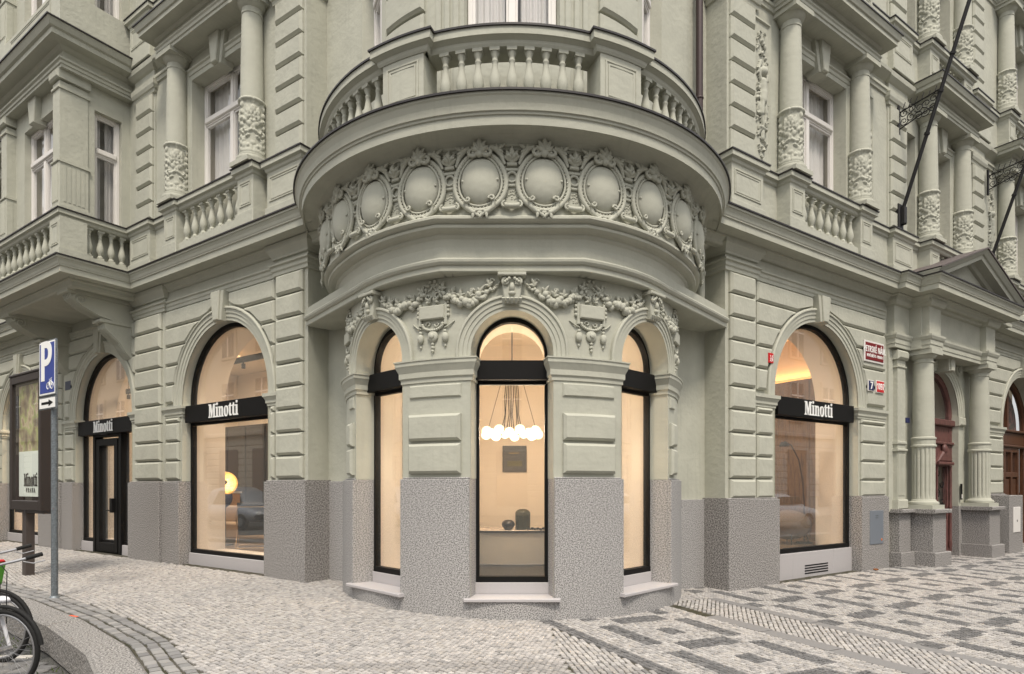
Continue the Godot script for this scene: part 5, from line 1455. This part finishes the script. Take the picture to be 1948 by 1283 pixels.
	th = thing("doorbell_panel", "dark intercom strip on the portal jamb", "intercom", SR.t * TR(11.03, 1.2, 1.87)); m = M.new(); m.block(-.03, .03, 0, .36, 0, .025, .004); part("panel", m, mt.black, th)
	m = M.new(); m.block(-.02, .02, .03, .12, .02, .03, .002); part("buttons", m, mt.white, th)
	# fallen leaf by the plinth
	th = thing("fallen_leaf", "dry brown leaf lying by the granite plinth", "leaf", SR.t * TR(6.7, -.062, 2.1))
	m = M.new(); m.leaf(Vector3.ZERO, .4, .09, .06, .01, 5); part("blade", m, plain(Color(.5, .3, .15), .9), th, Transform3D(Basis(Vector3.RIGHT, -PI / 2), Vector3(0, .012, 0)))

# ---------------------------------------------------------------- shop interior
func lamp(t: Transform3D, e: float, size: float, parent: Node):
	var l := OmniLight3D.new(); l.name = "light"; l.light_color = Color(1.0, .90, .77); l.light_energy = e; l.light_size = size; l.omni_range = 12.0; l.omni_attenuation = 2.0; l.shadow_enabled = true
	l.transform = t; parent.add_child(l, true)
func room(S: Dictionary, x0: float, x1: float, z0: float, holes: Array, fl: float, ce: float, matf: Material):
	var m := M.new()
	m.box(x0, x1, fl - .1, fl, z0, 1.3); part("shop_floor", m, matf, bld, S.t)
	m = M.new(); m.box(x0, x1, ce, ce + .1, z0, 1.06); part("shop_ceiling", m, mt.ceil, bld, S.t)
	m = M.new(); m.box(x0, x1, fl, ce, z0 - .1, z0); m.box(x0 - .1, x0, fl, ce, z0, 1.06); m.box(x1, x1 + .1, fl, ce, z0, 1.06); part("shop_wall", m, mt.inwall, bld, S.t)
	m = M.new()
	for h in holes: wall_arch(m, h[0], h[1], fl, ce, h[2], h[3], h[4], 1.06)
	part("shop_wall", m, mt.inwall, bld, S.t)
func tracklight(S: Dictionary, x0: float, x1: float, y: float, z: float, label: String, n: int, ce: float):
	var th := thing("track_light", label, "lamp", S.t * TR((x0 + x1) * .5, y, z)); var hw := (x1 - x0) * .5
	var m := M.new(); m.block(-hw, hw, 0, .12, -.02, .02, .005); m.box(-hw + .1, -hw + .11, .12, ce - y, -.004, .004); m.box(hw - .11, hw - .1, .12, ce - y, -.004, .004); part("track", m, mt.black, th)
	for k in n:
		m = M.new(); var c := lerpf(-hw + .12, hw - .12, k / maxf(n - 1, 1)); m.lathe([Vector2(.0, -.13), Vector2(.04, -.13), Vector2(.04, -.03), Vector2(.012, -.02), Vector2(.012, 0)], 10, Vector3(c, 0, 0)); part("spotlight", m, mt.black, th)
func build_interior():
	var m := M.new()
	room(SL, -11.4, -2.35, -2.6, [[-7.0, -2.35, -4.72, 1.25, 3.045], [-11.4, -7.0, -9.2, 1.27, 3.03]], .28, 4.75, mt.infloor)
	room(SR, 2.6, 7.5, -1.5, [[2.6, 7.5, 5.24, 1.28, 3.06]], .34, 4.75, mt.infloor)
	room(SL, -15.4, -11.6, -.4, [[-15.4, -11.6, -13.68, 1.27, 3.03]], .28, 4.75, mt.infloor)
	# corner room behind the bay
	for fc in [[.34, "shop_floor", mt.indark], [3.97, "shop_ceiling", mt.ceil]]:
		m = M.new(); var rim := arcp(1.62, -88, 88, 30); rim.append(Vector3(1.62, 0, -1.35)); rim.append(Vector3(-1.62, 0, -1.35))
		for i in rim.size(): m.t3(Vector3(0, fc[0], 0), Vector3(rim[i].x, fc[0], rim[i].z), Vector3(rim[(i + 1) % rim.size()].x, fc[0], rim[(i + 1) % rim.size()].z))
		part(fc[1], m, fc[2], bld)
	m = M.new(); m.box(-1.7, 1.7, .34, 4.0, -1.4, -1.3); m.box(-1.7, -1.6, .34, 4.0, -1.3, .15); m.box(1.6, 1.7, .34, 4.0, -1.3, .15); part("shop_wall", m, mt.inwall, bld)
	for w in [0.0, -1.886, 1.886]:
		m = M.new(); var a: float = w - .943; var b: float = w + .943
		if w < 0: a = -3.75
		if w > 0: b = 3.75
		wall_arch(m, a, b, .3, 4.05, w, .66 if w == 0.0 else .72, 3.02, 1.6, .07); m.bend(RB); part("shop_wall", m, mt.inwall, bld)
	# chandelier: ring of glowing globes hung on a bundle of cables
	var th := thing("chandelier", "ring chandelier of round white glowing globes in corner window", "lamp", TR(0, 2.24, 1.0))
	m = M.new(); var rg := []
	for i in 40: rg.append(Vector3(.34 * cos(TAU * i / 40), 0, .34 * sin(TAU * i / 40)))
	m.tube(rg, .022, 8, Vector3.ZERO, true); part("ring", m, plain(Color(.75, .6, .42), .35, .6), th)
	var glow := plain(Color(1, .97, .92), .4); glow.emission_enabled = true; glow.emission = Color(1.0, .90, .74); glow.emission_energy_multiplier = 1.1
	var gm := M.new(); gm.ell(Vector3.ZERO, Vector3(.066, .066, .066), 16, 12); var gmesh := gm.mesh()
	for i in 16:
		var a := TAU * i / 16 + .1
		var g := part("globe", gmesh, glow, th, TR(.36 * cos(a), .01 if i % 2 else -.03, .36 * sin(a)))
		if i % 3 == 0: lamp(TR(0, 0, 0), .44, .06, g)
	m = M.new(); var rng := RandomNumberGenerator.new(); rng.seed = 8
	for k in 9: var x := -.1 + k * .024; var z := rng.randf_range(-.05, .05); m.tube([Vector3(x * 1.5, .0, z), Vector3(x + rng.randf_range(-.02, .02), .25, z), Vector3(x, .5, z), Vector3(x * .8, .72, z)], .006, 5)
	for s in [-1, 1]: m.tube([Vector3(s * .33, .03, 0), Vector3(s * .14, .72, 0)], .004, 5)
	m.lathe([Vector2(.17, .71), Vector2(.17, .74), Vector2(.02, .76), Vector2(.008, .8), Vector2(.008, 1.73)], 16)
	part("cables", m, mt.black, th)
	th = thing("picture", "square dark abstract painting on the wall below the chandelier", "painting", TR(.045, 1.75, -1.3))
	m = M.new(); m.block(-.21, .21, 0, .46, 0, .04, .004); part("frame", m, plain(Color(.16, .13, .10), .5), th)
	m = M.new(); m.q(Vector3(-.195, .015, .042), Vector3(.195, .015, .042), Vector3(.195, .445, .042), Vector3(-.195, .445, .042)); var cv := tri_mat(Color(.27, .23, .17), .5, noise_tex(.01, 3, [[0.0, g8(.35)], [.5, g8(.6)], [1.0, g8(1.0)]], 256, 61), 1.0); cv.uv1_scale = Vector3(.5, 5, .5); part("canvas", m, cv, th)
	m = M.new(); m.box(-.1, .07, .325, .337, .04, .044); part("yellow_stroke", m, plain(Color(.6, .5, .22), .6), th)
	m = M.new(); m.box(-.13, .13, .1, .2, .04, .0435); part("olive_band", m, plain(Color(.3, .28, .1), .6), th)
	th = thing("console_table", "bow-fronted console table with marble top in corner window", "table", TR(0, .34, .1))
	m = M.new(); var ap := []
	for i in 25: var t := -1 + i / 12.0; ap.append(Vector3(t * .95, 0, .38 - .3 * t * t))
	m.sweep([Vector2(-.03, 0), Vector2(0, .02), Vector2(0, .48), Vector2(-.2, .48)], ap); part("body", m, plain(Color(.62, .60, .56), .5), th)
	m = M.new(); m.sweep([Vector2(-.3, .482), Vector2(.03, .482), Vector2(.03, .515), Vector2(-.45, .517)], ap); part("table_edge", m, plain(Color(.08, .06, .05), .3), th)
	m = M.new(); m.sweep([Vector2(.026, .516), Vector2(.02, .522), Vector2(-.5, .523)], ap); m.box(-.95, .95, .5, .522, -.4, .1); part("top", m, tri_mat(Color(.80, .74, .68), .2, noise_tex(.01, 4, [[0.0, g8(.7)], [1.0, g8(1)]], 256, 62), 1.5), th)
	th = thing("fluted_vase", "dark green-black fluted glass vase on console table", "vase", TR(.16, .863, .33))
	m = M.new(); m.grid(96, 14, func(u, v):
		var y: float = v * .3
		var r: float = .105 * (1.0 if v < .8 else sqrt(maxf(0.0, 1.0 - pow((v - .8) / .23, 2))))
		r *= 1.0 + .06 * absf(sin(u * TAU * 9.0))
		return Vector3(sin(u * TAU) * r, y, cos(u * TAU) * r))
	part("body", m, plain(Color(.13, .13, .04), .15), th)
	th = thing("bowl", "small dark faceted bowl beside the fluted vase", "bowl", TR(-.055, .863, .40))
	m = M.new(); m.lathe([Vector2(.0, 0), Vector2(.05, 0), Vector2(.09, .05), Vector2(.1, .085), Vector2(.085, .12), Vector2(.05, .145), Vector2(0, .15)], 9); part("body", m, plain(Color(.10, .08, .07), .3), th)
	th = thing("bracelet", "dark chain ornament lying on the table edge", "ornament", TR(.36, .872, .42))
	m = M.new()
	for k in 6: m.ell(Vector3(-.1 + k * .04, .012 * (k % 2), .01 * sin(k * 2.0)), Vector3(.024, .02, .024))
	part("beads", m, mt.black, th)
	# left room: wire armchair, disc lamp, sofa
	th = thing("wire_armchair", "wire-framed lounge armchair with dark cushion in left arched window", "armchair", SL.t * TR(-5.85, .285, .50, -2.2))
	m = M.new()
	for s in [-1, 1]:
		m.tube([Vector3(s * .32, .02, -.38), Vector3(s * .33, .3, .1), Vector3(s * .33, .34, .36), Vector3(s * .31, .02, .3), Vector3(s * .31, .02, -.38)], .009, 6)
		m.tube([Vector3(s * .33, .34, .36), Vector3(s * .36, .56, .28), Vector3(s * .34, .6, -.1), Vector3(s * .28, .82, -.42)], .009, 6)
	m.tube([Vector3(-.28, .82, -.42), Vector3(.28, .82, -.42)], .009, 6); m.tube([Vector3(-.32, .02, -.38), Vector3(.32, .02, -.38)], .009, 6); m.tube([Vector3(-.31, .02, .3), Vector3(.31, .02, .3)], .009, 6)
	part("frame", m, plain(Color(.72, .6, .45), .3, .7), th)
	m = M.new(); m.block(-.29, .29, 0, .72, -.02, .05, .02, 4); part("back_cushion", m, plain(Color(.13, .11, .10), .9), th, Transform3D(Basis(Vector3.RIGHT, -.5), Vector3(0, .26, -.1)))
	m = M.new(); m.block(-.29, .29, 0, .5, -.05, .04, .02, 4); part("seat_cushion", m, plain(Color(.15, .125, .11), .9), th, Transform3D(Basis(Vector3.RIGHT, 1.4), Vector3(0, .3, -.1)))
	th = thing("disc_lamp", "round yellow disc lamp glowing in left arched window", "lamp", SL.t * TR(-6.75, .285, .58))
	m = M.new(); m.lathe([Vector2(.16, 0), Vector2(.16, .02), Vector2(.015, .03), Vector2(.012, 1.1)], 14); part("stand", m, mt.black, th)
	var yl := plain(Color(1, .8, .45), .4); yl.emission_enabled = true; yl.emission = Color(1.0, .70, .30); yl.emission_energy_multiplier = .28
	m = M.new(); m.ell(Vector3(0, 1.28, 0), Vector3(.24, .24, .07), 28, 10); var dl := part("disc", m, yl, th, Transform3D(Basis(Vector3.UP, .9), Vector3.ZERO))
	lamp(TR(0, 1.28, .2), .2, .2, dl)
	m = M.new(); m.ell(Vector3(-.12, .98, -.02), Vector3(.26, .24, .06), 24, 10); part("lower_disc", m, plain(Color(.06, .10, .22), .5), dl)
	m = M.new(); m.ell(Vector3(0, 1.3, .075), Vector3(.05, .05, .02)); part("bulb_cap", m, mt.black, dl)
	th = thing("sofa", "pale beige sofa behind the wire armchair", "sofa", SL.t * TR(-7.5, .285, -.15, .5))
	m = M.new(); m.block(-.9, .9, .08, .42, -.4, .4, .03); m.block(-.9, .9, .4, .78, -.45, -.2, .04)
	for s in [-1, 1]: m.block(s * .82 - .12, s * .82 + .12, .08, .6, -.4, .42, .03)
	part("body", m, plain(Color(.72, .63, .52), .9), th)
	th = thing("bookcase", "long dark cabinet wall at the back of the left shop room", "cabinet", SL.t * TR(-8.2, .285, -1.3)); m = M.new(); m.block(-3.0, 2.6, 0, 2.75, -.2, .1, .01); part("carcass", m, plain(Color(.13, .115, .105), .35), th)
	for i in 7: m = M.new(); m.block(-2.95 + i * .8, -2.2 + i * .8, .05, 2.7, .1, .125, .006); part("door", m, plain(Color(.12, .105, .095), .3), th)
	tracklight(SL, -7.6, -5.5, 4.1, .3, "black ceiling track with spotlights behind the arched left window", 3, 4.75)
	tracklight(SL, -11.2, -9.6, 3.8, .5, "black ceiling track with spotlights above the shop door", 5, 4.75)
	# shelf block behind the door
	th = thing("reception_desk", "pale wooden desk standing inside the shop door", "desk", SL.t * TR(-9.0, .285, -.6)); m = M.new(); m.block(-.5, .5, 0, 1.05, -.25, .25, .01); part("front", m, plain(Color(.72, .55, .38), .6), th); m = M.new(); m.block(-.53, .53, 1.05, 1.09, -.28, .28, .008); part("top", m, mt.white, th)
	# right room: timber wall, arc lamp, armchair back
	m = M.new(); var k := 0
	for i in 8: m = M.new(); m.box(7.38 - .006 * (i % 3), 7.46, .34, 3.82, -1.5 + i * .32, -1.185 + i * .32); part("timber_panel", m, mt.woodwall, bld, SR.t)
	th = thing("arc_lamp", "thin black arc floor lamp inside the right arched window", "lamp", SR.t * TR(6.68, .345, .72)); m = M.new()
	m.tube([Vector3(0, 0, 0), Vector3(0, .8, 0), Vector3(-.06, 1.3, 0), Vector3(-.2, 1.7, 0), Vector3(-.45, 1.98, 0), Vector3(-.7, 2.05, 0)], .012, 8); m.lathe([Vector2(.16, 0), Vector2(.16, .02), Vector2(0, .025)], 14); part("stem", m, mt.black, th)
	m = M.new(); m.lathe([Vector2(.1, -.08), Vector2(.06, 0), Vector2(.0, .02)], 14, Vector3(-.7, 2.03, 0)); part("shade", m, mt.black, th)
	th = thing("armchair", "rounded taupe armchair on thin black legs in the right window", "armchair", SR.t * TR(6.35, .345, .6)); m = M.new(); m.ell(Vector3(0, .38, 0), Vector3(.42, .3, .4), 20, 14); part("shell", m, plain(Color(.42, .36, .30), .8), th)
	for s in [[-.25, -.2], [.25, -.2], [-.25, .2], [.25, .2]]: m = M.new(); m.tube([Vector3(s[0], .2, s[1]), Vector3(s[0] * 1.2, 0, s[1] * 1.2)], .01, 6); part("leg", m, mt.black, th)
	# ceiling luminaires (glowing panels with a lamp below each)
	var pan := plain(Color(1, .95, .85), .6); pan.emission_enabled = true; pan.emission = Color(1.0, .80, .56); pan.emission_energy_multiplier = .8
	for c in [[SL, -4.3, 4.6, -.6, "above the wire armchair"], [SL, -8.9, 4.6, -.6, "above the reception desk"], [SL, -13.6, 4.6, .3, "behind the farthest arched window"], [SR, 4.6, 4.6, -.2, "in front of the timber wall"]]:
		th = thing("ceiling_panel", "flat warm ceiling light panel " + c[4], "lamp", c[0].t * TR(c[1], c[2], c[3]), "ceiling light panels in the shop"); m = M.new(); m.block(-.5, .5, 0, .06, -.2, .2, .01); var hs := part("panel", m, pan, th)
		var l := AreaLight3D.new(); l.name = "light"; l.area_size = Vector2(1.0, .4); l.light_color = Color(1.0, .90, .77); l.light_energy = 9.0 * INT; l.area_range = 12.0; l.shadow_enabled = true
		l.transform = Transform3D(Basis(Vector3.RIGHT, -PI / 2), Vector3(0, -.02, 0)); hs.add_child(l, true)
	var l2 := AreaLight3D.new(); l2.name = "cove_light"; l2.area_size = Vector2(2.2, .06); l2.light_color = Color(1.0, .70, .38); l2.light_energy = .8 * INT; l2.area_range = 8.0; l2.shadow_enabled = true
	l2.transform = SR.t * Transform3D(Basis(Vector3(0, 0, 1), Vector3(1, 0, 0), Vector3(0, -1, 0)), Vector3(7.42, 3.88, -.2))
	var cove := thing("cove_lamp", "glowing strip along the top of the timber wall", "lamp"); m = M.new(); m.box(7.38, 7.46, 3.82, 3.85, -1.4, .95); var cg := plain(Color(1, .8, .5), .5); cg.emission_enabled = true; cg.emission = Color(1, .7, .38); cg.emission_energy_multiplier = .6; part("strip", m, cg, cove, SR.t); cove.add_child(l2)
const INT := .8

# ---------------------------------------------------------------- across the street (mirrored in the shop glass)
func house(t: Transform3D, w: float, h: float, col: Color, label: String, dark: bool):
	var th := thing("background_building", label, "building", t, "houses across the street")
	var pm := tri_mat(col, .9, mt.plaster.albedo_texture, .4)
	var m := M.new(); m.box(-w * .5, w * .5, -.3, h, -8, 0); part("wall", m, pm, th)
	var n := int(w / 3.2)
	m = M.new()
	for k in 9: m.block(-w * .5, w * .5, .9 + k * .36, 1.22 + k * .36, -.02, .06, .03)
	m.block(-w * .5, w * .5, 4.3, 4.55, -.1, .3, .05); m.block(-w * .5, w * .5, h - .5, h, -.1, .7, .1)
	part("cornice", m, pm, th)
	for i in n:
		var x := -w * .5 + (i + .5) * w / n
		m = M.new(); m.block(x - .95, x + .95, .3, 3.6, .0, .09, .04); var d := part("shop_opening", m, mt.brown, th)
		for f in 4:
			var y := 5.3 + f * 3.6
			if y + 2.4 > h: continue
			m = M.new(); m.block(x - .75, x + .75, y - .15, y + 2.4, -.02, .1, .03); var fr := part("window", m, pm, th)
			m = M.new(); m.box(x - .58, x + .58, y, y + 2.1, .1, .115); part("pane", m, plain(Color(.10, .11, .12), .1), fr)
			m = M.new(); m.box(x - .04, x + .04, y, y + 2.1, .11, .13); m.box(x - .58, x + .58, y + 1.35, y + 1.43, .11, .13); part("cross_bar", m, mt.white, fr)
func car(t: Transform3D, col: Color, label: String, tall: float):
	var th := thing("parked_car", label, "car", t, "cars parked across the street")
	var paint := plain(col, .3, .3); paint.clearcoat_enabled = true
	var prof := [[-2.15, .45, .78], [-2.1, .3, .95], [-1.2, .28, 1.0], [-.9, .28, 1.02], [.9, .28, 1.0], [1.3, .28, .95], [2.05, .3, .82], [2.2, .42, .65]]
	var m := M.new()
	m.grid(prof.size() - 1, 12, func(u, v):
		var i := int(round(u * (prof.size() - 1))); var p: Array = prof[i]; var a: float = v * TAU
		var y0: float = (p[1] + p[2]) * .5; var hy: float = (p[2] - p[1]) * .5
		return Vector3(p[0], y0 + hy * signf(sin(a)) * pow(absf(sin(a)), .5), .86 * signf(cos(a)) * pow(absf(cos(a)), .35)))
	part("body", m, paint, th)
	var cab := [[-1.75, .95, .98, .70], [-1.2, .95, 1.38 * tall, .66], [-.6, .95, 1.46 * tall, .64], [.3, .95, 1.45 * tall, .64], [.75, .95, 1.3 * tall, .66], [1.3, .93, .96, .72]]
	m = M.new()
	m.grid(cab.size() - 1, 12, func(u, v):
		var i := int(round(u * (cab.size() - 1))); var p: Array = cab[i]; var a: float = v * PI
		return Vector3(p[0], p[1] + (p[2] - p[1]) * pow(sin(a), .45), p[3] * signf(cos(a)) * pow(absf(cos(a)), .3)))
	part("cabin", m, paint, th)
	for s in [-1, 1]:
		m = M.new(); m.eblock([[1.0, -1.2, .95], [1.32 * tall, -.95, .42]], -.02, .012, .004); part("side_window", m, plain(Color(.03, .03, .035), .05), th, Transform3D(Basis(Vector3(s, 0, 0), Vector3.UP, Vector3(0, 0, s)), Vector3(0, 0, s * .685)))
		for wx in [-1.35, 1.35]:
			m = M.new(); m.lathe([Vector2(0, -.1), Vector2(.3, -.1), Vector2(.32, -.06), Vector2(.32, .08), Vector2(.2, .1), Vector2(0, .09)], 20); var w := part("wheel", m, mt.black, th, Transform3D(Basis(Vector3.RIGHT, s * PI / 2), Vector3(wx, .32, s * .80)))
			m = M.new(); m.lathe([Vector2(.19, .095), Vector2(.17, .115), Vector2(0, .112)], 14); part("rim", m, mt.zinc, w)
	for e in [[2.14, Color(.85, .85, .85), "headlight"], [-2.1, Color(.5, .05, .05), "tail_light"]]:
		for s in [-1, 1]: m = M.new(); m.ell(Vector3(e[0], .68, s * .62), Vector3(.06, .07, .14), 10, 6); part(e[2], m, plain(e[1], .2), th)
func build_across():
	var L: Transform3D = SL.t; var R: Transform3D = SR.t
	house(L * TR(-34, 0, 15.5, PI), 42, 17, Color(.70, .65, .58), "cream house with rusticated ground floor across the left street", true)
	house(R * TR(34, 0, 15.5, PI), 42, 17, Color(.66, .63, .60), "grey-beige house with shops across the right street", true)
	house(TR(0, 0, 31, PI), 24, 17, Color(.68, .64, .58), "pale corner house across the crossing", true)
	car(L * TR(-18.5, -.235, 10.5), Color(.55, .57, .6), "tall silver-grey parked car with dark side windows", 1.18)
	car(R * TR(17.5, -.235, 10.5), Color(.72, .73, .75), "low pale silver parked saloon car", 1.0)

# ----------------------------------------------------------------
func _ready():
	var cam := Camera3D.new(); cam.name = "camera"; add_child(cam)
	cam.position = Vector3(0, 1.5, CAMZ)
	cam.near = 0.1; cam.far = 400.0
	cam.projection = Camera3D.PROJECTION_FRUSTUM
	cam.keep_aspect = Camera3D.KEEP_HEIGHT
	cam.size = cam.near * 1283.0 / FPX
	cam.frustum_offset = Vector2(0, cam.near * 284.5 / FPX)
	cam.current = true
	var we := WorldEnvironment.new(); we.name = "world_environment"; add_child(we)
	var env := Environment.new(); we.environment = env
	env.background_mode = Environment.BG_SKY
	var sky := Sky.new(); var sm := ProceduralSkyMaterial.new()
	sm.sky_top_color = Color(1.0, 1.0, 1.0); sm.sky_horizon_color = Color(.56, .565, .57); sm.sky_curve = .3
	sm.ground_bottom_color = Color(.4, .39, .38); sm.ground_horizon_color = Color(.6, .6, .6)
	sky.sky_material = sm; env.sky = sky
	env.background_energy_multiplier = 1.0
	env.tonemap_mode = Environment.TONE_MAPPER_LINEAR
	env.tonemap_exposure = 2.02
	env.sdfgi_enabled = true; env.ssao_enabled = true; env.ssil_enabled = true
	var sun := DirectionalLight3D.new(); sun.name = "sun"; add_child(sun)
	sun.light_energy = .5; sun.light_angular_distance = 12.0; sun.light_color = Color(1.0, .96, .90); sun.shadow_enabled = true
	sun.rotation_degrees = Vector3(-58, 8, 0)
	make_materials(); mt.letter_paint = plain(Color(.75, .73, .70), .8)
	SL = {t = Transform3D(Basis(Vector3(.8334, 0, .5527), Vector3.UP, Vector3(-.5527, 0, .8334)), Vector3.ZERO), s = -1.0, plinth = 1.58}
	SR = {t = Transform3D(Basis(Vector3(.8351, 0, -.5501), Vector3.UP, Vector3(.5501, 0, .8351)), Vector3.ZERO), s = 1.0, plinth = 1.31}
	build_ground()
	bld = thing("corner_building", "sage green stucco corner building with rounded bay, balustrades and granite plinth", "building")
	build_bay(); build_left(); build_right()
	build_interior()
	build_street()
	build_across()
